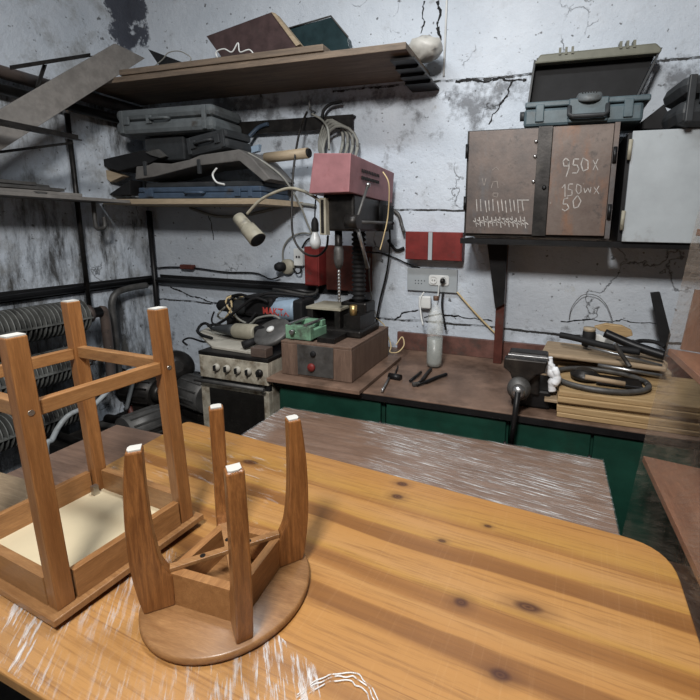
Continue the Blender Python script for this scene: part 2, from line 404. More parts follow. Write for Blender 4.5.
def one(name, mb, mat, label, cat, group=None, bevel=0, sub=0):
    return tag(mb.build(name, mat, bevel=bevel, sub=sub), label, cat, group)
def rrect(x0, x1, y0, y1, r, z, n=6):
    pts = []
    for cx, cy, a0 in ((x1-r, y1-r, 0), (x0+r, y1-r, 90), (x0+r, y0+r, 180), (x1-r, y0+r, 270)):
        for k in range(n+1):
            a = math.radians(a0+90*k/n); pts.append((cx+r*math.cos(a), cy+r*math.sin(a), z))
    return pts

# ------------------------------------------------------------------ the room
WB, WL = 2.65, -3.03
struct(MB().box(WL-.15, 2.2, WB, WB+.15, 0, 3.45).build('wall_back', 'wall_back'))
struct(MB().box(WL-.15, WL, -2.0, WB, 0, 3.45).build('wall_left', 'wall_left'))
struct(MB().box(2.05, 2.2, -2.0, WB, 0, 3.45).build('wall_right', 'wall_plain'))
struct(MB().box(WL-.15, 2.2, -2.15, -2.0, 0, 3.45).build('wall_front', 'wall_plain'))
struct(MB().box(WL-.15, 2.2, -2.15, WB+.15, -.1, 0).build('floor', 'floor'))
struct(MB().box(WL-.15, 2.2, -2.15, WB+.15, 3.45, 3.55).build('ceiling', 'ceiling'))
# vertical crack / conduit strip above the shelf end
struct(MB().tube([(-.66, WB-.008, 3.4), (-.665, WB-.008, 2.9), (-.67, WB-.008, 2.5)], .006, smooth=False).build('trim_1', 'white'))

bwall = bpy.data.objects['wall_back']
def crack(px, r0=.006):
    b = MB(); rr = random.Random(len(px)); P_ = [onY(x, y, WB-.0005) for x, y in px]; pts = []
    for a, c in zip(P_, P_[1:]):
        for k in range(4): pts.append(a.lerp(c, k/4)+Vector((rr.uniform(-1, 1), 0, rr.uniform(-1, 1)))*.006)
    pts.append(P_[-1])
    for i, (a, c) in enumerate(zip(pts, pts[1:])):
        d = (c-a).normalized(); nrm = Vector((-d.z, 0, d.x))*r0*rr.uniform(.4, 1.2)
        b.prism([a-nrm, c+d*.003-nrm*.6, c+d*.003+nrm*.6, a+nrm], (0, -.0012, 0))
    o = b.build('crack', 'black', bwall)
crack([(512, 80), (508, 92), (502, 103), (495, 112), (489, 124)])
crack([(455, 82), (470, 80), (484, 82), (500, 78), (511, 81), (526, 80)], .009)
crack([(170, 287), (182, 292), (190, 296), (200, 298), (214, 303), (224, 304)], .007)
crack([(425, 0), (422, 12), (424, 22), (421, 33)], .005)
crack([(438, 0), (440, 14), (437, 28), (441, 40)], .010)
crack([(424, 318), (440, 314), (455, 316), (470, 318), (492, 321)], .006)
crack([(395, 320), (405, 312), (418, 310)], .006)
crack([(560, 322), (590, 320), (608, 322), (622, 320), (640, 323), (660, 324)], .004)
crack([(214, 240), (212, 226), (208, 215)], .004)

# ------------------------------------------------------------------ tables
def simple_table(name, label, x0, x1, y0, y1, z, group=None, film=True):
    t = thing(name, label, 'table', ((x0+x1)/2, (y0+y1)/2, 0), group)
    MB().box(x0, x1, y0, y1, z-.028, z).build('tabletop', 'veneer', t, bevel=.003)
    MB().box(x0+.08, x1-.08, y0+.08, y0+.1, z-.12, z-.028).box(x0+.08, x1-.08, y1-.1, y1-.08, z-.12, z-.028) \
        .box(x0+.08, x0+.1, y0+.1, y1-.1, z-.12, z-.028).box(x1-.1, x1-.08, y0+.1, y1-.1, z-.12, z-.028).build('apron', 'veneer', t)
    for x in (x0+.05, x1-.11):
        for y in (y0+.05, y1-.11):
            MB().box(x, x+.05, y, y+.05, 0, z-.028).build('leg', 'veneer', t)
    if film:
        b = MB(); sheet(b, [(x0-.002, y0), (x1+.002, y0), (x1+.002, y1+.002), (x0-.002, y1+.002)], z+.0015, 40, 16, .0012)
        b.build('stretch_film', 'film_brown', t, label='clear wrinkled stretch film')
    return t
def sheet(b, quad, z, nx, ny, amp, seed=1):
    rnd = random.Random(seed); g = []
    q = [Vector((*p, 0)) for p in quad]
    for j in range(ny+1):
        row = []
        for i in range(nx+1):
            u, v = i/nx, j/ny
            p = (q[0]*(1-u)+q[1]*u)*(1-v) + (q[3]*(1-u)+q[2]*u)*v
            row.append(b.bm.verts.new((p.x, p.y, z+rnd.random()*amp)))
        g.append(row)
    for j in range(ny):
        for i in range(nx):
            f = b.bm.faces.new((g[j][i], g[j][i+1], g[j+1][i+1], g[j+1][i])); f.smooth = True
simple_table('brown_table', 'brown veneer table under shiny stretch film beside the green bench', -1.205, .253, .95, 1.73, .735)
simple_table('brown_table', 'brown table whose bare end shows left of the pine board, behind the square stool', -1.79, -1.26, .30, 1.31, .735, film=False)
one('plywood_board', MB().box(-2.02, -1.50, .35, .88, .736, .748), 'planks2', 'pale board lying at the left picture edge behind the square stool', 'board', bevel=.002)
pt = thing('pine_tabletop', 'large orange knotty pine table top with rounded corner, two stools on it', 'table top', (-.55, .8, .742))
PZ = .77
def pine_outline(z):
    BL, BR, FR, FL = Vector((-1.47, 1.39, z)), Vector((.368, 1.222, z)), Vector((.340, .36, z)), Vector((-1.43, .435, z))
    pts = []
    for P, A, B in ((BL, FL, BR), (BR, BL, FR), (FR, BR, FL), (FL, FR, BL)):
        r = .12 if P is BR else .03
        a = P+(A-P).normalized()*r; c = P+(B-P).normalized()*r
        for k in range(9):
            t = k/8; pts.append((1-t)**2*a + 2*t*(1-t)*P + t*t*c)
    return pts
MB().prism(pine_outline(PZ-.027), (0, 0, .027)).build('board', 'pine', pt, bevel=.004)
b = MB(); sheet(b, [(-1.3, .44), (-.19, .375), (-.38, .62), (-1.0, .80)], PZ+.001, 90, 40, .0016, 3)
b.build('stretch_film', 'film', pt, label='loose shiny wrinkled film')
b = MB(); sheet(b, [(-1.42, .95), (-.75, .90), (-.75, 1.30), (-1.42, 1.36)], PZ+.001, 40, 20, .0016, 5)
b.build('stretch_film', film_mat('stretch_film_patch', (1.3, 8, 1), math.radians(10), .5, .56, .70, base=.0), pt, label='thin shiny film patch')
for k in range(3):
    b = MB(); pts = [Vector((-.30+(.125-.006*k)*math.cos(a)+random.uniform(-.003, .003), .38+(.25-.008*k)*math.sin(a)+random.uniform(-.003, .003), PZ+.003)) for a in [math.radians(d) for d in range(8, 140, 6)]]
    b.tube(pts, .0013, 5).build('film_edge', 'film_edge', pt, label='bunched white film edge')

# ------------------------------------------------------------------ square stool, upside down
def square_stool():
    t = thing('square_stool', 'tall square wooden stool turned upside down, cream seat underside showing, left of round stool', 'stool',
              (-1.134, .712, PZ+.009), local=True)
    t.rotation_euler = (math.radians(.9), math.radians(-2.0), math.radians(-6))
    W2, D2 = .225, .187     # half size of the seat board
    MB().box(-W2, W2, -D2, D2, 0, .016).build('seat', 'stool_board', t, bevel=.002)
    MB().box(-W2+.035, W2-.035, -D2+.035, D2-.035, .016, .02).build('seat_panel', 'cream', t, label='cream fibreboard underside of the seat')
    i0, i1 = W2-.018, D2-.018
    for s in (-1, 1):
        MB().box(-i0+.04, i0-.04, s*i1-(.02 if s > 0 else 0), s*i1+(.02 if s < 0 else 0), .016, .085).build('seat_rail', 'stool_board', t, bevel=.001)
        MB().box(s*i0-(.02 if s > 0 else 0), s*i0+(.02 if s < 0 else 0), -i1+.04, i1-.04, .016, .085).build('seat_rail', 'stool_b', t, bevel=.001)
    L = .620; g = .035
    for sx in (-1, 1):
        for sy in (-1, 1):
            x, y = sx*(i0-g/2), sy*(i1-g/2)
            b = MB().box(x-g/2, x+g/2, y-g/2, y+g/2, .016, L-.002)
            lg = b.build('leg', 'stool', t, bevel=.0025)
            MB().box(x-g/2+.002, x+g/2-.002, y-g/2+.002, y+g/2-.002, L-.002, L+.001).build('end_grain', 'felt', lg, label='pale leg end')
            MB().cyl((x+sx*(g/2+.001), y, .462), (x+sx*(g/2-.003), y, .462), .006, seg=12).build('screw', 'screw', lg)
    for s in (-1, 1):
        y = s*(i1-g/2); MB().box(-i0+g, i0-g, y-.011, y+.011, .452, .484).build('stretcher', 'stool_board', t, bevel=.002)
        x = s*(i0-g/2); MB().box(x-.011, x+.011, -i1+g, i1-g, .448, .480).build('stretcher', 'stool_b', t, bevel=.002)
    for sx in (-1, 1):
        MB().box(sx*(i0-.045)-.008, sx*(i0-.045)+.008, i1-.055, i1-.04, .02, .05).build('corner_bracket', 'screw', t)
square_stool()

# ------------------------------------------------------------------ round stool, upside down
def round_stool():
    t = thing('round_stool', 'small round oak stool upside down on the pine table, curved legs up', 'stool', (-.663, .712, PZ+.003), local=True)
    t.rotation_euler = (0, 0, math.radians(2))
    MB().lathe([(.176, 0), (.183, .004), (.183, .015), (.179, .019), (.0, .019)], seg=64).build('seat', 'stool_board', t)
    A = [math.radians(a) for a in (52, 142, 232, 322)]
    hw = .118
    A = [math.radians(a) for a in (45+8, 135-4, 225+5, 315-6)]
    A = [math.radians(a) for a in (48, 133, 222, 318)]
    pos = [(math.cos(a), math.sin(a)) for a in A]
    ri = .128
    for i in range(4):
        p, q = pos[i], pos[(i+1) % 4]
        a = Vector((p[0]*ri, p[1]*ri, 0)); c = Vector((q[0]*ri, q[1]*ri, 0)); d = (c-a).normalized(); nrm = Vector((-d.y, d.x, 0))
        b = MB().prism([a+nrm*.0+Vector((0, 0, .019)), c+Vector((0, 0, .019)), c+nrm*.02-d*.02+Vector((0, 0, .019)), a+nrm*.02+d*.02+Vector((0, 0, .019))], (0, 0, .078))
        b.build('seat_rail', 'stool_b', t, bevel=.001)
    # diagonal cross braces
    for i in (0, 1):
        p, q = pos[i], pos[i+2]; a = Vector((p[0]*.118, p[1]*.118, 0)); c = Vector((q[0]*.118, q[1]*.118, 0)); d = (c-a).normalized(); nrm = Vector((-d.y, d.x, 0))*.009
        z = .0885 if i else .0978
        br = MB().prism([a-nrm+Vector((0, 0, z)), a+nrm+Vector((0, 0, z)), c+nrm+Vector((0, 0, z)), c-nrm+Vector((0, 0, z))], (0, 0, .009)).build('cross_brace', 'stool_board', t, bevel=.001)
        for f in (.3, .72):
            pp = a.lerp(c, f); MB().cyl((pp.x, pp.y, z+.009), (pp.x, pp.y, z+.0105), .006, seg=10).build('screw', 'darkmetal', br)
    # legs: curved profile in radial plane, swelling at the foot of the leg
    for (cx, sy), a in zip(pos, A):
        e = Vector((cx, sy, 0)); n = Vector((-sy, cx, 0))*.017
        Lz = .395
        inner = [(.112, .019), (.112, .085), (.118, .10), (.130, .125), (.137, .16), (.143, .22), (.146, .30), (.146, Lz)]
        outer = [(.172, .019), (.180, .06), (.188, .13), (.190, .20), (.188, .28), (.182, .35), (.176, Lz)]
        prof = [Vector((r, 0, z)) for r, z in crom2(inner)] + [Vector((r, 0, z)) for r, z in crom2(outer)][::-1]
        pts = [e*p.x+Vector((0, 0, p.z)) - n for p in prof]
        lg = MB().prism(pts, n*2).build('leg', 'oakdark', t, bevel=.004)
        o = e*.161
        pad = [o + e*.0125*c1 + Vector((-sy, cx, 0))*.0125*s1 + Vector((0, 0, Lz)) for c1, s1 in [(-1, -1), (.7, -1), (1, -.5), (1, .5), (.7, 1), (-1, 1)]]
        MB().prism(pad, (0, 0, .003)).build('felt_pad', 'felt', lg, label='white felt pad on leg end')
def crom2(p):
    v = crom([Vector((a, 0, b)) for a, b in p], 5); return [(q.x, q.z) for q in v]
round_stool()

# ------------------------------------------------------------------ workbench
BZ, BF = .83, 1.83
wtop = thing('worktop', 'long grimy brown worktop along the back wall carrying bottle, vise and boards', 'worktop', (0, 2.2, BZ))
MB().box(-1.33, 1.3, BF, WB-.002, BZ-.03, BZ).build('board', 'benchtop', wtop, bevel=.003)
MB().box(-1.33, 1.3, BF-.004, BF-.0005, BZ-.034, BZ-.006).build('front_strip', 'blackm', wtop, label='black band along the front edge')  # dark band along the worktop front
one('splash_board', MB().box(-.93, 1.3, WB-.03, WB-.003, BZ+.001, .945), 'splash', 'red-brown board standing upright along the wall at the back of worktop', 'board', bevel=.002)
def green_cab(x0, x1, label, doors):
    t = thing('green_cabinet', label, 'cabinet', ((x0+x1)/2, 2.2, 0))
    MB().box(x0, x1, BF+.035, 2.6, 0.0, BZ-.031).build('body', 'green', t)
    n = len(doors)-1
    for i in range(n):
        a, c = doors[i]+.006, doors[i+1]-.006
        d = MB().box(a, c, BF+.012, BF+.034, .08, BZ-.045).build('door', 'green', t, bevel=.003)
        for z in (.62, .30): MB().cyl((c+.001, BF+.006, z), (c+.001, BF+.006, z+.07), .007).build('hinge', 'darkmetal', d)
    return t
green_cab(-1.325, -.72, 'green painted bench cabinet next to the old stove, under the drill press', [-1.31, -.73])
green_cab(-.715, -.125, 'green painted bench cabinet below the plastic bottle, left of the vise', [-.71, -.13])
green_cab(-.12, .60, 'green painted bench cabinet below the stacked boards', [-.115, .22, .595])
green_cab(.605, 1.29, 'green painted bench cabinet at far right, dim behind the wrapped shelf unit', [.61, 1.28])

# ------------------------------------------------------------------ gas stove
st = thing('gas_stove', 'old grimy enamel cooker with black oven door left of green cabinet', 'cooker', (-1.56, 2.05, 0))
SX0, SX1, SF, SZ = -1.785, -1.345, 1.80, .945
MB().box(SX0, SX1, SF+.03, 2.45, 0, SZ-.02).build('body', 'enamel', st, bevel=.004)
MB().box(SX0-.005, SX1+.002, SF, 2.46, SZ-.02, SZ).build('hob_cover', 'darkmetal', st, bevel=.003)
pn = MB().box(SX0, SX1, SF, SF+.03, .80, SZ-.021).build('control_panel', 'enamel', st, bevel=.003)
for k in range(5):
    x = SX0+.12+k*.068
    kb = MB().lathe([(.0, 0), (.019, 0), (.021, .005), (.018, .016), (0, .018)][::1], (x, SF, .868), (0, -1, 0), 20).build('knob', 'darkmetal' if k == 4 else 'enamel2', pn)
    MB().box(x-.004, x+.004, SF-.03, SF-.016, .854, .882).build('knob_grip', 'black', kb)
MB().box(SX0, SX1, SF, SF+.03, .30, .765).build('oven_door', 'enamel', st, bevel=.003)
MB().box(SX0+.06, SX1-.03, SF-.004, SF, .33, .745).build('oven_glass', 'ovenglass', st, label='black oven door glass')
MB().box(SX0, SX1, SF, SF+.03, .02, .29).build('drawer_front', 'enamel', st, bevel=.003)
MB().box(SX0+.01, SX1, SF+.012, SF+.03, .766, .799).build('vent_gap', 'black', st)
hd = MB().cyl((SX0-.01, SF-.03, .79), (SX1-.005, SF-.03, .79), .010).build('door_handle', 'greymetal', st)
for x in (SX0+.01, SX1-.03): MB().cyl((x, SF-.03, .79), (x, SF+.01, .79), .007).build('handle_bracket', 'darkmetal', hd)
# worn board on top of cooker
one('worn_board', MB().prism([(-2.10, 2.2, SZ+.001), (-2.06, 2.08, SZ+.001), (-1.75, 1.86, SZ+.001), (-1.47, 1.84, SZ+.001), (-1.47, 2.40, SZ+.001), (-2.05, 2.42, SZ+.001)], (0, 0, .014)), 'enamel2',
    'pale worn board lying on the cooker under the angle grinders', 'board', bevel=.002)
one('wood_block', MB().box(-1.455, -1.36, 1.81, 1.87, SZ+.001, SZ+.05), 'rust2', 'small brown block on the cooker corner beside the drill press box', 'block', bevel=.003)

# ------------------------------------------------------------------ drill press
dp = thing('drill_press', 'bench drill press with dusty red cover, black ribbed column and brown box base', 'drill press', (-1.1, 2.1, BZ))
MB().box(-1.345, -.822, 1.785, 2.40, BZ+.001, BZ+.022).build('base_board', 'benchtop', dp, bevel=.003)
bx0, bx1, by0, by1, bz0, bz1 = -1.305, -.90, 1.865, 2.38, BZ+.023, 1.035
bb = MB().box(bx0, bx1, by0, by1, bz0, bz1-.012).build('box_base', 'boxwood', dp, bevel=.004)
MB().box(bx0, bx1, by0, by0+.035, bz1-.012, bz1).box(bx0, bx1, by1-.035, by1, bz1-.012, bz1).box(bx0, bx0+.03, by0+.035, by1-.035, bz1-.012, bz1).box(bx1-.03, bx1, by0+.035, by1-.035, bz1-.012, bz1).build('box_rim', 'boxwood', dp, bevel=.002)
cp = MB().box(-1.205, -1.0, by0-.006, by0, bz0+.012, bz1-.01).build('control_plate', 'greymetal', dp, bevel=.001)
MB().lathe([(.014, 0), (.016, .004), (.014, .012), (.006, .013)], (-1.11, by0-.006, .985), (0, -1, 0)).build('black_button', 'black', cp)
MB().lathe([(.021, 0), (.022, .006), (.018, .014), (.004, .016)], (-1.122, by0-.006, .912), (0, -1, 0)).build('red_button', 'red', cp)
MB().box(-1.19, -.95, 2.08, 2.36, bz1-.011, bz1+.03).build('foot', 'darkmetal', dp, bevel=.01)
# table of the press / slide vise
MB().box(-1.13, -1.03, 1.93, 2.085, bz1-.011, bz1+.018).build('work_table', 'darkmetal', dp, bevel=.002)
gv = thing('machine_vise', 'pale green slide vise with steel rails standing under the drill chuck', 'vise', (-1.25, 2.0, bz1))
MB().box(-1.30, -1.15, 1.90, 1.935, 1.037, 1.112).build('jaw', 'green_l', gv, bevel=.004)
MB().box(-1.295, -1.155, 1.936, 2.08, 1.037, 1.085).build('bed', 'green_l', gv, bevel=.003)
MB().box(-1.29, -1.16, 2.04, 2.08, 1.086, 1.118).build('jaw', 'green_l', gv, bevel=.004)
for z, x in ((1.116, -1.285), (1.116, -1.19)): MB().box(x, x+.02, 1.90, 2.085, z-.004, z+.006).build('rail', 'steel', gv)
MB().cyl((-1.25, 1.875, 1.08), (-1.25, 1.90, 1.08), .012).build('screw', 'steel', gv)
blk = thing('steel_block', 'dusty steel channel block standing behind the green vise', 'block', (-1.15, 2.25, 1.037))
MB().box(-1.29, -1.075, 2.09, 2.30, 1.165, 1.180).build('top_plate', 'beige', blk, bevel=.002)
MB().box(-1.285, -1.25, 2.095, 2.295, 1.037, 1.165).box(-1.115, -1.08, 2.095, 2.295, 1.037, 1.165).box(-1.25, -1.115, 2.2, 2.295, 1.037, 1.165).build('web', 'darkmetal', blk, bevel=.003)
MB().cyl((-1.01, 2.12, 1.145), (-1.01, 2.12, 1.20), .020).build('brass_bush', 'brass', dp)
MB().box(-1.06, -.96, 2.10, 2.30, 1.036, 1.145).build('bush_stem', 'darkmetal', dp)
# column
CX, CY = -1.045, 2.27
prof = []
z = 1.075
MB().cyl((CX, CY, 1.06), (CX, CY, 1.20), .062).build('column_foot', 'darkmetal', dp)
MB().box(-1.13, -.97, 2.2, 2.34, 1.036, 1.20).build('column_socket', 'darkmetal', dp, bevel=.01)
while z < 1.70:
    prof += [(.032, z), (.041, z+.006), (.041, z+.015), (.032, z+.021)]; z += .026
MB().lathe([(p[0], p[1]) for p in prof], (CX, CY, 0)).build('bellows', 'black', dp, label='black ribbed column bellows')
# head
HX0, HX1 = -1.152, -.937
hd = MB().box(HX0+.02, HX1-.02, 2.02, 2.40, 1.60, 1.785).build('head_casting', 'darkmetal', dp, bevel=.012)
MB().box(HX0+.02, HX0+.055, 1.985, 2.03, 1.58, 1.765).build('depth_scale', 'beige', dp, bevel=.002)
MB().box(HX0+.03, HX0+.045, 1.980, 1.985, 1.59, 1.755).build('scale_slot', 'darkmetal', dp)
cv = MB().prism([(HX0-.018, 1.95, 1.783), (HX1-.012, 1.95, 1.788), (HX1, 1.95, 1.968), (HX0+.014, 1.95, 1.975)], (0, .60, -.018)).build('belt_cover', 'pink', dp, bevel=.004, label='dusty red belt cover')
for r in range(2):
    for k in range(11):
        y = 2.08+k*.022; z = 1.905-r*.035
        MB().box(HX1-.006, HX1+.0015, y, y+.006, z-.008, z+.008).build('vent_slot', 'black', cv)
MB().cyl((-1.0, 2.42, 1.60), (-1.0, 2.42, 1.775), .075).build('motor', 'blackm', dp)
for k in range(7): MB().box(-.935, -.915, 2.36+k*.02, 2.366+k*.02, 1.61, 1.75).build('cooling_fin', 'blackm', dp)
MB().cyl((-1.075, 2.08, 1.44), (-1.075, 2.08, 1.61), .02).build('spindle', 'darkmetal', dp)
MB().lathe([(.012, 1.40), (.022, 1.425), (.026, 1.45), (.026, 1.50), (.02, 1.52)], (-1.075, 2.08, 0)).build('chuck', 'greymetal', dp)
bit = []
for k in range(40):
    bit.append((.007+(.0025 if k % 4 < 2 else 0), 1.22+k*.0045))
MB().lathe(bit, (-1.075, 2.08, 0), seg=12).build('drill_bit', 'steel', dp)
hub = onX(356, 222, -.905)
fh = MB().cyl(hub-Vector((.05, 0, 0)), hub+Vector((.015, 0, 0)), .034).build('feed_hub', 'darkmetal', dp)
def bar(c, r, mat, knob=None):
    o = MB().cyl(hub, c, r, seg=12).build('feed_handle', mat, fh)
    if knob: MB().lathe([(.002, -.014), (.011, -.008), (.013, 0), (.011, .008), (.002, .014)], c).build('knob', knob, o)
bar(onX(368, 185, -.90), .007, 'greymetal', 'steel')
bar(onX(392, 223, -.90), .008, 'greymetal', 'blackm')
bar(onX(368, 268, -.89), .009, 'steel')

# ------------------------------------------------------------------ gooseneck lamp and hanging bulb
gl = thing('gooseneck_lamp', 'beige gooseneck work lamp curving out left of the drill press', 'lamp', (-1.2, 2.0, 1.72))
p = [onY(x, y, 2.0) for x, y in ((247, 214), (262, 199), (285, 189), (300, 190), (316, 198), (325, 208))]; p.append(Vector((HX0+.03, 2.03, 1.72)))
MB().tube(p, .008, 10).build('gooseneck', 'beige', gl)
a, c = onY(238, 217, 2.0), onY(258, 240, 1.97)
d = (c-a).normalized(); L = (c-a).length
sh = MB().lathe([(.012, 0), (.034, .004), (.036, L*.42), (.030, L*.45), (.043, L*.5), (.047, L), (.046, L+.001), (.044, L)], a, d, 32).build('lamp_shade', 'beige', gl)
MB().lathe([(.030, L*.99), (.0435, L*1.002), (.0435, L*1.006), (.02, L*1.007)], a, d).build('shaded_hollow', 'black', sh, label='black cap painting the shaded hollow of the lamp')  # black disc over the mouth paints the shade inside the lamp
lb = thing('light_bulb', 'frosted white bulb hanging from black socket left of drill chuck', 'light bulb', (-1.215, 2.1, 1.52))
MB().lathe([(.003, 1.50), (.018, 1.505), (.029, 1.523), (.031, 1.540), (.026, 1.562), (.016, 1.585), (.014, 1.60)], (-1.215, 2.08, 0)).build('glass', 'bulb', lb, label='frosted glass')
MB().lathe([(.019, 1.595), (.02, 1.60), (.02, 1.64), (.014, 1.66), (.006, 1.67)], (-1.215, 2.08, 0)).build('socket', 'black', lb)
MB().tube([(-1.215, 2.08, 1.665), (-1.21, 2.08, 1.74), (-1.19, 2.06, 1.785)], .004).build('cord', 'black', lb)

# ------------------------------------------------------------------ wall things behind the press
rb = thing('red_switch_box', 'red metal switch box on the wall behind the drill press chuck', 'switch box', (-1.5, 2.62, 1.36))
MB().box(-1.565, -1.455, 2.53, WB-.002, 1.228, 1.49).build('body', 'red', rb, bevel=.006)
MB().box(-1.558, -1.462, 2.522, 2.53, 1.236, 1.48).build('cover', 'red', rb, bevel=.003)
tag(MB().box(-1.44, -1.12, 2.60, WB-.002, 1.20, 1.50).build('red_board', 'rustbrown', bevel=.003), 'flat dull red board on the wall behind ribbed drill column', 'board')
rc = thing('red_cabinet', 'flat bright red wall box with a white vertical strip, left of rusty cabinet', 'wall box', (-.68, 2.6, 1.52))
MB().box(-.863, -.505, 2.56, WB-.002, 1.43, 1.602).build('body', 'red', rc, bevel=.003)
MB().box(-.858, -.715, 2.552, 2.56, 1.433, 1.60).build('door', 'red', rc, bevel=.002)
MB().box(-.685, -.51, 2.552, 2.56, 1.433, 1.60).build('door', 'red', rc, bevel=.002)
MB().box(-.712, -.688, 2.548, 2.56, 1.433, 1.60).build('strip', 'whitemetal', rc, label='white strip between the doors')
sp = thing('socket_panel', 'pale grey board on the wall with a double white power socket', 'socket', (-.7, 2.63, 1.3))
MB().box(-.868, -.542, 2.625, WB-.002, 1.228, 1.372).build('board', 'whitemetal', sp, bevel=.002)
so = MB().prism([(x, 2.618, z) for x, y, z in [(p[0], 0, p[1]) for p in rrect(-.722, -.592, 1.27, 1.335, .016, 0)]], (0, .008, 0)).build('double_socket', 'white', sp, bevel=.002)
for x in (-.69, -.627):
    MB().lathe([(.002, -.001), (.020, -.001), (.021, .004), (.023, .005), (.023, 0)], (x, 2.616, 1.303), (0, -1, 0)).build('outlet', 'white', so)
    for dx in (-.008, .008): MB().cyl((x+dx, 2.6165, 1.303), (x+dx, 2.609, 1.303), .003, seg=8).build('hole', 'black', so)
MB().lathe([(.015, 0), (.017, .01), (.013, .03), (.004, .035)], (-.627, 2.61, 1.303), (0, -1, 0)).build('plug', 'darkmetal', so)
for k in range(7):
    x = -.815+(k % 4)*.02; z = 1.29-(k//4)*.018; MB().box(x, x+.006, 2.6235, 2.625, z, z+.006).build('dark_hole', 'black', sp)
# round socket and white double socket, left of the red box
rs = thing('round_socket', 'beige round wall socket with black plug, left of the red switch box', 'socket', (-1.73, 2.63, 1.36))
MB().lathe([(.055, 0), (.055, .03), (.045, .04), (.002, .042)], (-1.762, WB-.002, 1.338), (0, -1, 0)).build('body', 'beige', rs)
MB().lathe([(.032, .0), (.034, .035), (.024, .06), (.004, .064)], (-1.785, WB-.04, 1.340), (-.3, -1, 0)).build('plug', 'black', rs)
ws = thing('wall_socket', 'small white upright wall socket beside the red switch box', 'socket', (-1.6, 2.63, 1.42))
MB().box(-1.700, -1.628, 2.61, WB-.002, 1.35, 1.47).build('body', 'white', ws, bevel=.006)
for x in (-1.674, -1.654): MB().box(x-.006, x+.006, 2.608, 2.611, 1.405, 1.420).build('hole', 'black', ws)
MB().tube([(-1.65, 2.62, 1.35), (-1.64, 2.60, 1.31), (-1.67, 2.60, 1.30), (-1.71, 2.62, 1.33)], .006).build('cable_tail', 'black', ws)

def cable(px, label, mat='black', r=.005, name='cable', group=None, Y=2.63):
    pts = [onY(q[0], q[1], q[2] if len(q) > 2 else Y) for q in px]
    return one(name, MB().tube(pts, r, 8), mat, label, 'cable', group)
cable([(150, 266), (155, 268), (170, 267), (195, 268), (225, 272), (255, 273), (270, 279), (279, 277, 2.61)], 'thin black cable running along the wall to the round socket')
_cj = onY(187, 267, 2.62)
one('cable_joint', MB().box(_cj.x-.06, _cj.x+.06, 2.605, 2.647, _cj.z-.018, _cj.z+.018), 'rustbrown', 'small brown joint box on the black cable left of the cooker wall', 'cable joint', bevel=.008)
cable([(284, 268), (283, 250), (290, 238), (303, 233), (318, 236)], 'grey cable arching from the round socket up to the drill press', 'cable_g', .006)
cable([(302, 248), (307, 240), (316, 236)], 'short dark cable arching from the white wall socket', 'darkmetal', .006)
cable([(307, 112, 2.58), (300, 130, 2.5), (294, 165, 2.4), (292, 200, 2.35), (293, 235, 2.3), (303, 252, 2.3), (317, 256, 2.3), (326, 248, 2.25), (328, 236, 2.2)], 'long black cable looping down from the wall hook left of the drill press', 'darkmetal', .007)
cable([(248, 153, 2.35), (268, 165, 2.4), (285, 180, 2.45), (300, 205, 2.5), (308, 225, 2.55), (314, 236, 2.58)], 'grey cable sloping from the tool cases down to the red switch box', 'cable_g', .007)
cable([(312, 114, 2.58), (322, 120, 2.56), (328, 130, 2.5), (329, 150, 2.45)], 'grey cable looping from the hook behind the drill cover', 'cable_g', .007)
cable([(190, 208), (215, 216), (240, 216), (260, 212), (285, 206), (300, 204), (316, 206)], 'thick grey cable sagging along the wall under the lower shelf', 'cable_g', .011)
cable([(388, 208), (398, 214), (402, 226), (404, 232, 2.58)], 'thick grey cable from the drill press to the bright red box', 'greymetal', .012)
cable([(388, 240), (396, 250), (404, 248)], 'short black cable bending under the red box edge', 'black', .010)
cable([(362, 252, 2.5), (380, 253), (395, 258), (408, 264), (420, 268)], 'black cable running from the drill press to the socket board')
cable([(388, 215, 2.5), (390, 240, 2.55), (387, 270, 2.6), (380, 300, 2.6), (376, 322, 2.6)], 'long black cable hanging down right of the drill press column', 'black', .006)
cable([(370, 258, 2.5), (369, 275, 2.58), (372, 300, 2.6), (377, 318, 2.6)], 'thin grey cord hanging beside the drill press column', 'cable_g', .004)
cable([(383, 172, 2.15), (389, 185, 2.15), (388, 215, 2.2), (384, 235, 2.2), (380, 250, 2.2)], 'yellowed cord hanging over side of the red drill cover', 'cable_y', .0035)
cable([(376, 318, 2.55), (384, 325, 2.5), (388, 336, 2.45), (391, 346, 2.4), (390, 352, 2.38), (398, 352, 2.35), (404, 345, 2.4), (402, 337, 2.45), (396, 345, 2.4)], 'loose yellow wire coiled on the worktop beside the drill press', 'cable_y', .0035)
cable([(457, 292), (470, 307), (482, 320), (496, 334), (500, 338)], 'pale cord running from the socket board down to the wall post', 'cable_y', .006)
cable([(439, 285, 2.6), (438, 295, 2.6), (436, 300, 2.58)], 'white plug cord hanging from double socket', 'white', .005)
cable([(424, 292, 2.6), (420, 300, 2.58), (421, 315, 2.55), (423, 325, 2.5)], 'pale cord hanging left of the plastic bottle', 'white', .005)
cable([(443, 292, 2.62), (442, 305, 2.6), (444, 320, 2.6), (446, 330, 2.6)], 'black cord hanging right of the plastic bottle', 'black', .007)
one('white_plug', MB().box(-.78, -.70, 2.59, 2.62, 1.12, 1.20), 'white', 'white power adapter hanging behind the neck of plastic bottle', 'plug', bevel=.008)
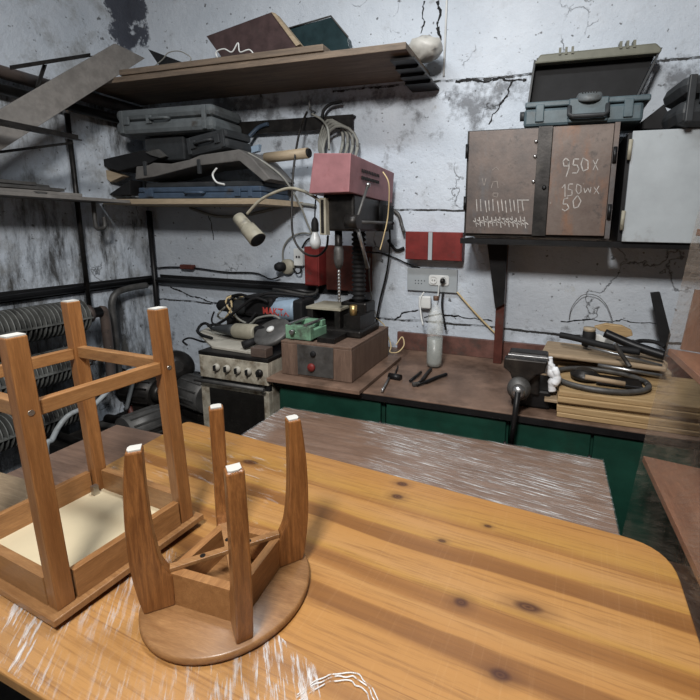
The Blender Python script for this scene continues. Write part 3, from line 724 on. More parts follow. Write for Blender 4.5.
# coil of hose on the wall hook
hk = onY(313, 108, 2.62)
b = MB()
for k in range(4):
    cxp = onY(331+k*3, 142+k*2, 2.60-k*.012); pts = []
    for a in range(0, 361, 20):
        pts.append(cxp+Vector(((.085+.012*k)*math.cos(math.radians(a)), .01*math.sin(math.radians(a*3)), .13*math.sin(math.radians(a)))))
    b.tube(pts, .010, 8, smooth=False)
one('hose_coil', b, 'cable_g', 'coil of grey hose hanging on the wall behind the red drill cover', 'hose')
one('wall_hook', MB().tube([hk+Vector((0, .028, -.02)), hk+Vector((0, -.04, -.02)), hk+Vector((0, -.045, .03))], .006, smooth=False), 'greymetal', 'small steel hook on the wall above the hose coil', 'hook')
one('angle_iron', MB().box(-2.62, -1.235, 2.60, 2.605, 2.235, 2.315).box(-2.62, -1.235, 2.605, 2.648, 2.305, 2.315), 'darkmetal', 'long dark steel angle bar fixed on wall under the upper shelf', 'steel bar')
cable([(322, 118, 2.59), (324, 110, 2.59), (331, 104, 2.6), (342, 102, 2.6)], 'stiff black rod curving up past the angle bar end', 'black', .010)
cable([(238, 150, 2.5), (246, 140, 2.55), (258, 128, 2.59), (268, 124, 2.59)], 'dark blue hose rising from the tool cases to the angle bar', 'case_blue', .013)
a, c = onY(266, 158, 2.45), onY(308, 153, 2.45)
wt = thing('cardboard_tube', 'yellowish cardboard tube lying beside the tool cases, left of drill press', 'tube', a)
MB().cyl(a, c, .032).build('tube', 'plywood', wt); MB().cyl(c-Vector((.002, 0, 0)), c+Vector((.012, 0, 0)), .027).build('black_end', 'black', wt, label='black open end')

# ------------------------------------------------------------------ angle grinders on the cooker
def grinder1():
    t = thing('angle_grinder', 'grey angle grinder with round disc guard, front one on the cooker', 'angle grinder', (-1.6, 2.0, .96))
    z = 1.012; o = (-1.93, 2.06, z-.012); ax = (1, -.14, .06)
    MB().lathe([(.010, 0), (.016, .03), (.026, .10), (.034, .16), (.037, .20)], o, ax).build('handle_body', 'case_dk', t)
    MB().lathe([(.037, .20), (.043, .21), (.045, .36), (.040, .375)], o, ax).build('sleeve', 'beige', t, label='pale grey-green motor sleeve')
    MB().box(-1.56, -1.46, 1.965, 2.045, z-.035, z+.055).build('gear_head', 'blackm', t, bevel=.02)
    c = Vector((-1.425, 1.965, z+.028))
    MB().lathe([(.01, -.016), (.095, -.018), (.105, -.006), (.105, .012), (.098, .018), (.03, .022), (.002, .024)], c, (-.12, -.62, 1)).build('disc_guard', 'greymetal', t)
    MB().lathe([(.002, .022), (.020, .022), (.022, .034), (.012, .040), (.002, .041)], c, (-.12, -.62, 1)).build('flange_nut', 'white', t)
    MB().cyl((-1.50, 1.93, z-.01), (-1.54, 1.86, z-.028), .019, .023).build('side_handle', 'black', t)
    MB().tube([(-1.93, 2.06, z-.01), (-1.99, 2.08, z+.01), (-2.05, 2.10, z-.01), (-2.03, 2.05, z-.035), (-1.95, 2.0, z-.04), (-1.85, 1.97, z-.043)], .009).build('cable', 'black', t)
def grinder2():
    t = thing('angle_grinder', 'large dark grinder with pale blue end and red lettering, behind the other', 'angle grinder', (-1.7, 2.25, .97))
    ax = (1, -.02, .03); zc = 1.11; o = (-2.06, 2.27, zc-.01)
    MB().lathe([(.02, 0), (.036, .02), (.042, .12), (.036, .15)], o, ax).build('handle', 'black', t)
    MB().lathe([(.036, .14), (.062, .18), (.066, .36), (.064, .38)], o, ax).build('body', 'case_dk', t)
    MB().box(-1.80, -1.58, 2.19, 2.33, zc-.05, zc+.085).build('motor_block', 'black', t, bevel=.025)
    bl = MB().lathe([(.064, .38), (.070, .39), (.073, .60), (.066, .62)], o, ax).build('nose', 'paleblue', t, label='pale blue motor end')
    MB().box(-1.44, -1.37, 2.18, 2.33, 1.03, 1.19).build('gear_head', 'black', t, bevel=.015)
    MB().box(-1.95, -1.5, 2.20, 2.34, .963, 1.05).build('foot_rest', 'black', t, bevel=.02)
    cu = bpy.data.curves.new('lettering', 'FONT'); cu.body = 'MAKITA'; cu.size = .062; cu.extrude = .001; cu.offset = .0015
    tmp = bpy.data.objects.new('tmp', cu); COL.objects.link(tmp)
    dg = bpy.context.evaluated_depsgraph_get(); me = bpy.data.meshes.new_from_object(tmp.evaluated_get(dg)); bpy.data.objects.remove(tmp)
    me.materials.clear(); me.materials.append(M['redletter'])
    w = max(v.co.x for v in me.vertices)
    for v in me.vertices:   # lettering follows the round motor housing
        th = v.co.y/.075; x = -1.655+v.co.x/w*.185
        v.co = Vector((x, 2.262-math.cos(th-.35)*(.0755+v.co.z), zc+.004+math.sin(th-.35)*(.0755+v.co.z)))
    lt = bpy.data.objects.new('lettering', me); COL.objects.link(lt); lt.parent = bl; lt.matrix_parent_inverse = world_of(bl).inverted()
    for k in range(5):
        c0 = Vector((-1.95+.022*k, 2.25, 1.09)); b = MB()
        b.tube([c0+Vector((.035*math.sin(a*2+k)+.02*math.sin(a+k), -.078*math.cos(a), (.07+.006*k)*math.sin(a))) for a in [math.radians(x) for x in range(0, 361, 20)]], .0065, 6, smooth=False).build('wound_cable', 'cable_y' if k in (1, 3) else ('cable_g' if k == 0 else 'black'), t)
    MB().tube([(-1.88, 2.18, 1.10), (-1.80, 2.15, 1.05), (-1.72, 2.15, 1.03), (-1.66, 2.15, 1.07), (-1.55, 2.16, 1.09), (-1.47, 2.15, 1.05), (-1.38, 2.13, 1.03)], .0065).build('cable', 'cable_g', t)
    MB().tube([(-1.9, 2.22, 1.18), (-1.8, 2.18, 1.2), (-1.7, 2.16, 1.19), (-1.6, 2.18, 1.22), (-1.48, 2.22, 1.215), (-1.40, 2.26, 1.2)], .009).build('cable', 'black', t)
    MB().tube([(-1.98, 2.16, 1.00), (-1.88, 2.13, 1.05), (-1.78, 2.13, 1.12), (-1.68, 2.15, 1.19), (-1.60, 2.17, 1.17)], .009).build('cable', 'black', t)
    MB().tube([(-2.03, 2.14, .99), (-1.95, 2.12, 1.01), (-1.85, 2.12, 1.0), (-1.75, 2.14, 1.02), (-1.68, 2.16, 1.10)], .009).build('cable', 'black', t)
grinder1(); grinder2()
cable([(187, 345, 2.1), (183, 341, 2.15), (190, 338, 2.15), (205, 342, 2.1), (215, 338, 2.1), (222, 331, 2.2), (212, 322, 2.3), (214, 312, 2.4)], 'tangled black power cord at the left end of the cooker', 'black', .006)

# ------------------------------------------------------------------ bottle, tools and vise on the worktop
bo = thing('plastic_bottle', 'clear plastic bottle half full of liquid standing on the worktop', 'bottle', (-.594, 2.33, BZ))
bc = (-.60, 2.34, BZ+.001)
MB().lathe([(.03, 0), (.044, .006), (.047, .03), (.046, .06), (.047, .09), (.045, .13), (.047, .17), (.047, .25), (.045, .28), (.034, .33), (.018, .365), (.013, .375), (.013, .395)], bc).build('bottle_body', 'pet', bo)
MB().lathe([(.028, .004), (.042, .01), (.044, .03), (.044, .17), (.002, .171)], bc).build('liquid', 'water', bo, label='greyish liquid in the lower half')
MB().lathe([(.015, .390), (.016, .392), (.016, .412), (.014, .415), (.002, .416)], bc).build('cap', 'rust2', bo, label='brown cap')
def tz(x, y, z=BZ+.012): return onZ(x, y, z)
tl = thing('wood_chisel', 'small dark tool with round head on worktop, left of the pliers', 'hand tool', tz(392, 380))
MB().cyl(tz(389, 376), tz(401, 378), .018).build('head', 'blackm', tl)
MB().cyl(tz(389, 378), tz(382, 391), .006).build('handle', 'steel', tl); MB().cyl(tz(395, 374), tz(398, 366), .004).build('tip', 'darkmetal', tl)
for q, lab in (((410, 381, 421, 372), 'short black drill bit left of the pliers on worktop'),):
    one('drill_bit', MB().cyl(tz(q[0], q[1]), tz(q[2], q[3]), .007), 'blackm', lab, 'drill bit')
pl = thing('pliers', 'open black pliers lying on the worktop before the bottle', 'pliers', tz(420, 382))
MB().tube([tz(417, 383), tz(422, 380), tz(428, 372), tz(431, 369)], [.006, .009, .009, .006]).build('handle', 'blackm', pl)
MB().tube([tz(417, 385), tz(426, 382), tz(438, 377), tz(447, 374)], [.006, .010, .009, .006]).build('handle', 'blackm', pl)
MB().box(-.02, .02, -.012, .012, -.008, .008).xf(tz(416, 384), (0, 0, .6)).build('jaw', 'greymetal', pl, bevel=.004)

vs = thing('bench_vise', 'black steel bench vise on the worktop front edge, jaws with T-shaped front', 'vise', (-.1, 1.9, BZ))
MB().prism([(-.185, 1.85, 1.085), (-.005, 1.85, 1.085), (-.012, 1.85, 1.035), (-.05, 1.85, 1.02), (-.075, 1.85, .99), (-.08, 1.85, .90), (-.15, 1.85, .90), (-.148, 1.85, .99), (-.158, 1.85, 1.02), (-.188, 1.85, 1.04)], (0, .05, 0)).build('front_jaw', 'darkmetal', vs, bevel=.006)
MB().box(-.175, -.002, 1.905, 1.925, 1.06, 1.088).build('jaw_plate', 'steel', vs, bevel=.002)
MB().box(-.175, -.002, 1.945, 2.03, 1.0, 1.088).build('rear_jaw', 'darkmetal', vs, bevel=.01)
MB().box(-.15, -.03, 1.90, 2.12, .90, 1.0).build('slide', 'darkmetal', vs, bevel=.008)
MB().box(-.15, .02, 1.92, 2.15, BZ+.001, .92).build('base', 'blackm', vs, bevel=.012)
MB().lathe([(.045, 0), (.05, .01), (.05, .03), (.036, .045), (.03, .05)], (-.115, 1.86, .945), (0, -1, 0)).build('screw_collar', 'greymetal', vs)
MB().lathe([(.002, .0), (.026, .002), (.028, .02), (.018, .03), (.002, .032)], (-.115, 1.81, .945), (0, -1, 0)).build('screw_end', 'steel', vs)
MB().cyl((-.115, 1.775, .955), (-.13, 1.775, .70), .012).build('handle_bar', 'blackm', vs)
vs.location = vs.location + Vector((.025, 0, -.0))
for ch in vs.children:
    if ch.name.startswith(('front_jaw', 'rear_jaw', 'jaw_plate')): ch.location.z -= .012
# rag
b = MB(); p0 = [(551, 357), (551, 364), (549, 370), (556, 377), (552, 385), (552, 391)]
b.tube([onY(x, y, 1.93) for x, y in p0], [.010, .018, .020, .022, .018, .012], 10)
b.tube([onY(x, y, 1.92) for x, y in ((547, 362), (554, 369), (557, 377), (554, 384))], [.008, .016, .018, .010], 10)
o = one('white_rag', b, 'rag', 'crumpled white rag hanging between the vise and the board pile', 'rag')
dm = o.modifiers.new('d', 'DISPLACE'); tx = bpy.data.textures.new('t', 'CLOUDS'); tx.noise_scale = .03; dm.texture = tx; dm.strength = .012

# ------------------------------------------------------------------ pile of boards, each a thing
bd = [  # x0,x1,y0,y1,z0,h,mat,label
    (.075, .80, 1.86, 2.25, .020, 'planks', 'bottom yellow board of the pile beside the vise'),
    (.072, .80, 1.865, 2.24, .028, 'planks', 'second board from the bottom of the pile beside the vise'),
    (.02, .78, 1.885, 2.26, .014, 'planks2', 'thin darker board with end sticking out left in the pile'),
    (.070, .80, 1.87, 2.25, .024, 'planks', 'yellow board in upper half of the pile beside the vise'),
    (.075, .80, 1.88, 2.27, .022, 'planks', 'top flat yellow board under the wheel rim and rods')]
z = BZ+.001
for x0, x1, y0, y1, h, mt, lb_ in bd:
    one('wood_board', MB().box(x0, x1, y0, y1, z, z+h, rot=(0, 0, random.uniform(-.012, .012))), mt, lb_, 'board', 'boards stacked beside the vise', bevel=.003)
    z += h+.001
TB = z
one('wood_board', MB().box(.0, .55, 2.16, 2.42, 1.0, 1.022, rot=(0, 0, -.10)), 'planks2', 'short board lying askew at the back of the board pile', 'board', 'boards stacked beside the vise', bevel=.008)
one('wood_board', MB().box(.01, .58, 2.30, 2.50, .96, .998, rot=(0, 0, .05)), 'planks2', 'grey-brown board behind the pile with rounded end', 'board', 'boards stacked beside the vise', bevel=.012)
one('wood_board', MB().box(.0, .60, 2.29, 2.52, BZ+.001, .958), 'planks2', 'thick rough timber at the back of the board pile', 'board', 'boards stacked beside the vise', bevel=.01)
# wheel rim lying on top
wr = thing('wheel_rim', 'old grey metal ring with hub lying on top of the board pile', 'wheel', (.26, 2.04, TB))
RC = Vector((.25, 2.05, TB+.028))
MB().tube([RC+Vector((.20*math.cos(a), .15*math.sin(a), -.012)) for a in [2*math.pi*k/36 for k in range(37)]], .012, 8, smooth=False).build('ring', 'greymetal', wr)
MB().lathe([(.02, -.02), (.062, -.018), (.066, 0), (.045, .008), (.04, .02), (.022, .022)], RC+Vector((-.06, .02, 0))).build('hub', 'darkmetal', wr)
MB().prism([RC+Vector((-.02, -.05, -.02)), RC+Vector((.17, -.06, -.02)), RC+Vector((.17, .05, -.02)), RC+Vector((.0, .06, -.02))], (0, 0, .014)).build('plate', 'blackm', wr, bevel=.004)
def rod(px, r, mat, name, label, cat, seg=10):
    return one(name, MB().tube([onY(x, y, Y) for x, y, Y in px], r, seg, smooth=len(px) > 2), mat, label, cat)
rod([(585, 377, 1.92), (625, 384, 1.92)], .011, 'planks2', 'wooden_handle', 'short pale wooden handle lying across the metal ring', 'stick')  # loose wooden tool handle
rod([(598, 365, 2.02), (662, 376, 2.0)], .008, 'steel', 'steel_rod', 'shiny steel rod nearest above the ring, pointing right', 'rod')
rod([(588, 347, 2.2), (662, 366, 2.15)], .008, 'steel', 'steel_rod', 'shiny thin steel rod behind, higher on the pile', 'rod')
rod([(560, 335, 2.30), (575, 338, 2.28), (610, 347, 2.22), (640, 352, 2.2)], .016, 'black', 'hammer_handle', 'thick black hammer handle lying over the back of the board pile', 'bar')  # handle of a hammer lying on the pile
rod([(615, 344, 2.1), (620, 352, 2.1), (626, 361, 2.1), (630, 367, 2.08)], .010, 'greymetal', 'bent_pipe', 'short grey bent pipe leaning on steel rods', 'pipe')
rod([(605, 333, 2.3), (635, 346, 2.25), (665, 356, 2.2)], .022, 'blackm', 'black_bar', 'heavy black bar sloping right behind the steel rods', 'bar')
rod([(632, 344, 2.3), (640, 341, 2.35), (655, 342, 2.35), (665, 347, 2.3)], .010, 'black', 'rubber_hose', 'black hose bent over the boards near the wrapped unit', 'hose')
tn = thing('tin_can', 'black tin with pale lid standing on back of the board pile', 'tin', (.12, 2.36, 1.0))
c0 = onY(588, 346, 2.34); MB().lathe([(.03, 0), (.032, .004), (.032, .075), (.028, .08)], c0).build('body', 'black', tn); MB().lathe([(.028, .08), (.03, .082), (.03, .098), (.002, .1)], c0).build('lid', 'plywood', tn)
c = [onY(x, y, 2.40) for x, y in ((594, 327), (606, 324), (622, 326), (632, 331), (633, 336), (625, 338), (612, 334), (600, 331))]
one('wooden_plate', MB().prism(c, (0, .02, .004)), 'planks', 'pale oval board tilted on top of the tool heap', 'board', bevel=.004)
c = [onY(x, y, 2.37) for x, y in ((594, 334), (600, 335), (614, 342), (612, 346), (592, 343))]
one('white_packet', MB().prism(c, (0, .015, .0)), 'white', 'small white packet among the tool heap beside the tin', 'packet', bevel=.003)
c = [onY(x, y, Y) for x, y, Y in ((651, 293, 2.42), (660, 292, 2.42), (670, 328, 2.35), (665, 350, 2.3), (660, 345, 2.3))]
one('black_strip', MB().prism([onY(651, 293, 2.45), onY(660, 292, 2.45), onY(671, 335, 2.45), onY(666, 352, 2.45), onY(661, 345, 2.45)], (0, .025, 0)), 'black', 'flat black bar leaning upright against the back wall by the boards', 'bar', bevel=.002)
rod([(569, 320, 2.62), (572, 307, 2.62), (583, 295, 2.62), (597, 296, 2.62), (607, 306, 2.62), (613, 322, 2.6)], .0018, 'greymetal', 'thin_wire', 'thin bent wire loop standing against the wall above the boards', 'wire', 6)

# ------------------------------------------------------------------ wall cabinets
def chalk(strokes, name, mat, parent, y, r=.0028):
    b = MB()
    for s_ in strokes:
        pts = [Vector((q[0], y, q[1])) for q in s_]
        for a_, c_ in zip(pts, pts[1:]):
            d = (c_-a_); 
            if d.length < 1e-5: continue
            nrm = Vector((-d.z, 0, d.x)).normalized()*r
            b.prism([a_-nrm, c_-nrm*.8, c_+nrm*.8, a_+nrm], (0, -.0008, 0))
    return b.build(name, mat, parent)
CB = 2.30
wc = thing('rusty_wall_cabinet', 'rusty brown two-door steel wall cabinet with chalk tallies and numbers', 'wall cabinet', (-.1, 2.48, 1.59))
MB().box(-.452, .262, CB+.02, WB-.003, 1.585, 2.12).build('body', 'darkmetal', wc, bevel=.003)
d1 = MB().box(-.44, -.072, CB+.004, CB+.019, 1.60, 2.112).build('door', 'rust', wc, bevel=.002)
d2 = MB().box(-.032, .238, CB, CB+.018, 1.60, 2.115).build('door', 'rust2', wc, bevel=.002)
st_ = MB().box(-.100, -.034, CB-.004, CB+.003, 1.594, 2.118).build('centre_strip', 'darkmetal', wc, bevel=.001)
MB().box(.240, .262, CB, CB+.019, 1.588, 2.12).build('side_strip', 'rust', wc)
for z in (1.72, 1.98): 
    MB().cyl((-.448, CB, z), (-.448, CB, z+.07), .008).build('hinge', 'blackm', d1)
    MB().cyl((.250, CB-.006, z-.04), (.250, CB-.006, z+.03), .009).build('hinge', 'blackm', d2)
for z in (2.05, 1.98, 1.86): MB().lathe([(.002, 0), (.009, 0), (.007, .005), (.002, .006)], (-.108, CB, z), (0, -1, 0), 12).build('rivet', 'steel', d1)
MB().lathe([(.010, 0), (.011, .004), (.004, .006)], (-.055, CB-.004, 1.83), (0, -1, 0), 12).build('rivet', 'blackm', st_)
rnd = random.Random(4)
def cpx(px, py): v = onY(px, py, CB); return (v.x, v.z)
tal = []
for k in range(12):
    x = 476.5+k*4.1; j = rnd.uniform(-1, 1); tal.append([cpx(x+j*.4, 200+rnd.uniform(-1, 1)), cpx(x+1+j, 211+rnd.uniform(-1, 2))])
tal.append([cpx(518, 200), cpx(529, 200)])
for k in range(13):
    x = 475+k*4.1; tal.append([cpx(x, 217+rnd.uniform(-1, 1)), cpx(x+1.4, 226+rnd.uniform(-1, 2.5))])
    tal.append([cpx(x-2, 220+rnd.uniform(-2, 1)), cpx(x+4, 224+rnd.uniform(-2, 1))])
chalk(tal, 'chalk_tally', 'chalk', d1, CB+.004, .0024)
for s_ in [[cpx(482, 178), cpx(484, 186), cpx(486, 178)], [cpx(491, 188), cpx(493, 182), cpx(497, 181), cpx(498, 188)], [cpx(493, 193), cpx(498, 193), cpx(497, 197), cpx(493, 196), cpx(493, 193)], [cpx(492, 170), cpx(496, 167), cpx(499, 170)]]:
    chalk([s_], 'faint_chalk', 'chalk_f', d1, CB+.004, .002)
num = [  # 950
    [(569, 161), (566, 158), (563, 161), (564, 166), (568, 166), (569, 161), (569, 168), (566, 177)],
    [(579, 159), (574, 159), (573, 165), (577, 165), (579, 169), (577, 173), (572, 173)],
    [(583, 158), (581, 164), (583, 171), (588, 169), (588, 161), (583, 158)],
    [(593, 160), (598, 170)], [(598, 159), (593, 170)]]
num2 = [  # 150 ...
    [(562, 188), (565, 184), (565, 197)],
    [(573, 184), (569, 184), (568, 189), (572, 190), (572, 195), (567, 196)],
    [(577, 184), (576, 190), (578, 194), (581, 192), (581, 186), (577, 184)],
    [(584, 188), (585, 193), (588, 188), (590, 193), (591, 187)], [(594, 187), (599, 194)], [(599, 186), (594, 194)]]
num3 = [  # 50
    [(568, 198), (564, 199), (563, 204), (567, 204), (569, 208), (565, 211), (562, 209)],
    [(577, 196), (573, 201), (574, 208), (578, 207), (581, 201), (578, 196), (577, 196)]]
chalk([[cpx(*q) for q in s_] for s_ in num[:3]+num3], 'chalk_numbers', 'chalk', d2, CB, .0026)
chalk([[cpx(*q) for q in s_] for s_ in num[3:]+num2], 'chalk_numbers', 'chalk', d2, CB, .0018)
# white cabinet
wc2 = thing('white_wall_cabinet', 'grey-white enamelled steel wall cabinet right of the rusty one', 'wall cabinet', (.7, 2.48, 1.58))
MB().box(.300, 1.05, CB+.02, WB-.003, 1.575, 2.075).build('body', 'blackm', wc2, bevel=.003)
dd = MB().box(.318, 1.03, CB, CB+.019, 1.575, 2.078).build('door', 'whitemetal', wc2, bevel=.003)
for z in (1.63, 1.95): MB().cyl((.311, CB-.003, z), (.313, CB-.003, z+.09), .009).build('hinge', 'beige', dd)
# support post of cabinets
sp_ = thing('steel_post', 'red-brown steel post on the worktop propping the rusty wall cabinet', 'post', (-.27, 2.56, BZ))
MB().box(-.285, -.236, 2.53, 2.585, BZ+.001, 1.544).build('post', 'rustbrown', sp_, bevel=.002)
MB().prism([(-.35, 2.50, 1.544), (-.236, 2.50, 1.544), (-.236, 2.50, 1.20), (-.285, 2.50, 1.17)], (0, .028, 0)).build('gusset', 'blackm', sp_)
one('shelf_rail', MB().box(-.47, 1.05, 2.32, 2.40, 1.545, 1.574).box(-.47, -.455, 2.40, WB-.003, 1.545, 1.574), 'blackm', 'black steel rail under both wall cabinets', 'rail')

# ------------------------------------------------------------------ tool cases
def tool_case(label, loc, w, d, h, mat, rot=(0, 0, 0), handle=True, group=None, name='tool_case', split=.55, hm=None, bev=.018, latches=(-.3, .3), lidmat=None):
    t = thing(name, label, 'tool case', loc, group, rot, local=True)
    MB().box(-w/2, w/2, 0, d, 0, h*split-.002).build('body', mat, t, bevel=bev)
    MB().box(-w/2+.004, w/2-.004, .004, d-.004, h*split, h).build('lid', lidmat or mat, t, bevel=bev)
    for s in (-.42, .42): MB().box(s*w-.015, s*w+.015, -.006, .01, .01, h-.012).build('rib', mat, t, bevel=.004)
    for s in latches: MB().box(s*w-.022, s*w+.022, -.012, .004, h*split-.03, h*split+.022).build('latch', mat, t, bevel=.004)
    if handle:
        MB().tube([(-.07, 0, h*split-.005), (-.07, -.022, h*split-.005), (-.045, -.03, h*split-.005), (.045, -.03, h*split-.005), (.07, -.022, h*split-.005), (.07, 0, h*split-.005)], .009, smooth=False).build('handle', hm or mat, t)
    return t
# lower shelf
LZ = 1.785
one('lower_shelf', MB().prism([(-3.0, 2.27, 1.75), (-1.70, 2.27, 1.75), (-1.63, 2.645, 1.75), (-3.0, 2.645, 1.75)], (0, 0, .035)), 'plywood', 'plywood shelf holding the stack of tool cases', 'shelf', bevel=.002)
tool_case('blue case flat on the plywood shelf, bottom of the stack', (-2.20, 2.29, LZ+.001), .99, .30, .075, 'case_blue', latches=(-.38, .33), bev=.008)
ot = thing('tool_case', 'taupe moulded case half open, resting on the blue case', 'tool case', (-2.2, 2.3, 1.87))
P = [(-2.72, 1.915), (-2.70, 2.0), (-2.60, 2.005), (-2.55, 2.02), (-2.40, 2.01), (-2.25, 2.03), (-2.16, 2.055), (-1.86, 2.08), (-1.77, 2.03), (-1.64, 1.90), (-1.69, 1.885), (-1.86, 2.01), (-2.2, 1.99), (-2.55, 1.93)]
MB().prism([(x, 2.30, z) for x, z in P], (0, .27, 0)).build('lid', 'case_brown', ot, bevel=.006)
MB().box(-2.70, -1.74, 2.36, 2.60, 1.862, 1.90).build('body', 'case_dk', ot, bevel=.01)
for x in (-2.62, -2.17): MB().box(x-.012, x+.012, 2.293, 2.31, 1.94, 2.03).build('strap', 'case_dk', ot, bevel=.003)
MB().tube([(-2.02, 2.285, 1.97), (-2.05, 2.28, 1.93), (-2.02, 2.275, 1.885), (-1.96, 2.275, 1.87)], .006).build('hook', 'white', ot, label='white curved hook')
tool_case('small black ribbed case leaning on the taupe case, under the angle bar', (-2.12, 2.32, 2.072), .34, .24, .125, 'case_dk', rot=(0, -.12, -.08), bev=.02)
tool_case('large grey moulded tool case on top of the stack', (-2.46, 2.31, 2.205), .80, .30, .165, 'case_grey', rot=(0, 0, .02), latches=(-.36, -.12), bev=.03, name='tool_case')
one('wood_prop', MB().box(-2.70, -2.36, 2.38, 2.55, 2.045, 2.20), 'case_dk', 'dark block between the taupe case and the large grey case', 'block', bevel=.01)
# dark folded sheets on the left of the stack
def sheetpx(px, Y, th, mat, label, name='sheet', cat='sheet'):
    return one(name, MB().prism([onY(x, y, Y) for x, y in px], (0, th, 0)), mat, label, cat, bevel=.002)
sheetpx(((91, 162), (143, 150), (163, 156), (150, 163), (118, 171)), 2.33, .16, 'black', 'black folded sheet sticking out left of the case stack', 'folded_sheet')
sheetpx(((93, 166), (116, 173), (123, 176), (110, 182)), 2.34, .05, 'plywood', 'torn pale cardboard below the black sheet', 'cardboard_piece', 'cardboard')
sheetpx(((145, 152), (158, 149), (166, 156), (160, 158), (150, 155)), 2.31, .018, 'greymetal', 'small grey bracket over the black sheet', 'metal_bracket', 'bracket')
sheetpx(((108, 195), (130, 180), (130, 195)), 2.35, .10, 'black', 'black scrap wedge beside blue case on the shelf', 'scrap_piece', 'scrap')
sheetpx(((246, 148), (259, 144), (258, 151), (248, 154)), 2.52, .03, 'paleblue', 'small pale blue carton behind the taupe case', 'small_carton', 'carton')
sheetpx(((222, 150), (246, 145), (248, 150), (236, 153)), 2.52, .03, 'white', 'white paper packet wedged behind the taupe case', 'paper_packet', 'packet')

# ------------------------------------------------------------------ upper shelf
one('upper_shelf', MB().box(-3.0, -.755, 2.2, WB-.003, 2.494, 2.528), 'shelfwood', 'long sooty board shelf high on the back wall', 'shelf', bevel=.003)
one('long_board', MB().box(-2.64, -1.21, 2.19, 2.36, 2.529, 2.562, rot=(0, 0, .0)), 'shelfwood', 'shorter brown board on front edge of the upper shelf', 'board', bevel=.003)
one('long_board', MB().box(-1.80, -.80, 2.38, 2.52, 2.529, 2.556), 'planks2', 'pale thin board lying behind on the upper shelf, towards its right end', 'board', bevel=.002)
one('long_board', MB().box(-2.66, -2.2, 2.40, 2.6, 2.529, 2.575), 'planks2', 'pale board stub lying at left end of the upper shelf', 'board', bevel=.002)
for k in range(4):
    z = 2.487-.014*(k+1)
    one('dark_slat', MB().box(-.86, -.73+.012*k, 2.26+.08*k, WB-.004, z-.0115+.006, z+.006), 'blackm', ['topmost', 'second', 'third', 'lowest'][k]+' dark strip under the right end of upper shelf', 'slat', 'dark strips under the upper shelf')  # dark layers below the shelf end, built as slats
ub = MB(); ub.prism([onY(206, 36, 2.42), onY(271, 12, 2.42), onY(297, 45, 2.42), Vector((-1.45, 2.42, 2.558)), Vector((-1.95, 2.42, 2.530))], (0, .03, 0))
o = thing('brown_box', 'brown flat box leaning at an angle on the upper shelf', 'box', (-1.9, 2.42, 2.6))
ub.build('body', 'darkbrown', o, bevel=.004)
MB().prism([onY(x, y, 2.41) for x, y in ((271, 12), (275, 13), (300, 44), (296, 46))], (0, .05, 0)).build('edge_strip', 'plywood', o, label='pale wooden edge')
o = thing('teal_box', 'dark teal box lying right of the leaning brown box on upper shelf', 'box', (-1.3, 2.5, 2.56))
MB().prism([onY(x, y, 2.56) for x, y in ((284, 30), (331, 17), (348, 38), (349, 46))]+[Vector((-1.15, 2.56, 2.53)), Vector((-1.45, 2.56, 2.53))], (0, .05, 0)).build('body', 'tealbox', o, bevel=.004)
MB().tube([onY(x, y, 2.555) for x, y in ((286, 29), (331, 16), (348, 37))], .005, smooth=False).build('rim', 'greymetal', o)
b = MB(); c0 = Vector((-.74, 2.45, 2.53))
bmesh.ops.create_icosphere(b.bm, subdivisions=3, radius=.085); b.bm.transform(Matrix.Translation(c0+Vector((0, .04, .068))) @ Matrix.Diagonal((1.15, 1, .75, 1)))
for v in b.bm.verts: v.co += Vector((random.uniform(-1, 1), random.uniform(-1, 1), random.uniform(-1, 1)))*.008
for f in b.bm.faces: f.smooth = True
o = one('plastic_bag', b, 'bag', 'crumpled pale plastic bag on the right end of upper shelf', 'bag')
one('bent_wire', MB().tube([Vector((-1.95, 2.30, 2.56))]+[onY(x, y, 2.30) for x, y in ((216, 53), (224, 49), (232, 52), (238, 43), (240, 52), (250, 50))]+[Vector((-1.70, 2.30, 2.565))], .004), 'white', 'pale bent wire in front of the leaning brown box', 'wire')
one('dark_offcut', MB().prism([onY(x, y, 2.3) for x, y in ((148, 49), (166, 56), (182, 62))]+[Vector((-2.32, 2.3, 2.563)), Vector((-2.40, 2.3, 2.563))], (0, .02, 0)), 'blackm', 'pointed dark offcut on the left part of upper shelf', 'offcut')
one('thin_wire_arc', MB().tube([Vector((-2.52, 2.28, 2.562))]+[onY(x, y, 2.28) for x, y in ((162, 60), (168, 53), (178, 51), (186, 54), (191, 59))]+[Vector((-2.21, 2.28, 2.562))], .003), 'cable_g', 'thin wire arc beside the dark offcut on upper shelf', 'wire')

# ------------------------------------------------------------------ cases on the wall cabinets
oc = thing('open_tool_case', 'bluish grey tool case with its olive lid standing open, on rusty cabinet', 'tool case', (.1, 2.35, 2.121))
x0, x1 = -.175, .375
MB().box(x0, x1-.02, CB+.01, CB+.22, 2.121, 2.205).build('body', 'case_teal', oc, bevel=.014)
MB().box(x0+.004, x1+.004, CB+.006, CB+.224, 2.208, 2.235).build('rim', 'case_teal', oc, bevel=.006)
MB().box(.03, .205, CB-.004, CB+.01, 2.128, 2.236).build('latch_plate', 'case_teal', oc, bevel=.006)
MB().tube([(.035, CB, 2.20), (.035, CB-.02, 2.16), (.05, CB-.025, 2.15), (.185, CB-.025, 2.15), (.20, CB-.02, 2.16), (.20, CB, 2.20)], .011, smooth=False).build('handle', 'case_dk', oc)
MB().lathe([(.002, 0), (.06, 0), (.062, .01), (.05, .03), (.002, .034)], (.12, CB+.03, 2.232), (0, -.4, 1)).build('round_catch', 'case_grey', oc)
for k in range(6): MB().box(.085+k*.012, .090+k*.012, CB-.003, CB+.004, 2.250, 2.264).build('grille', 'black', oc)
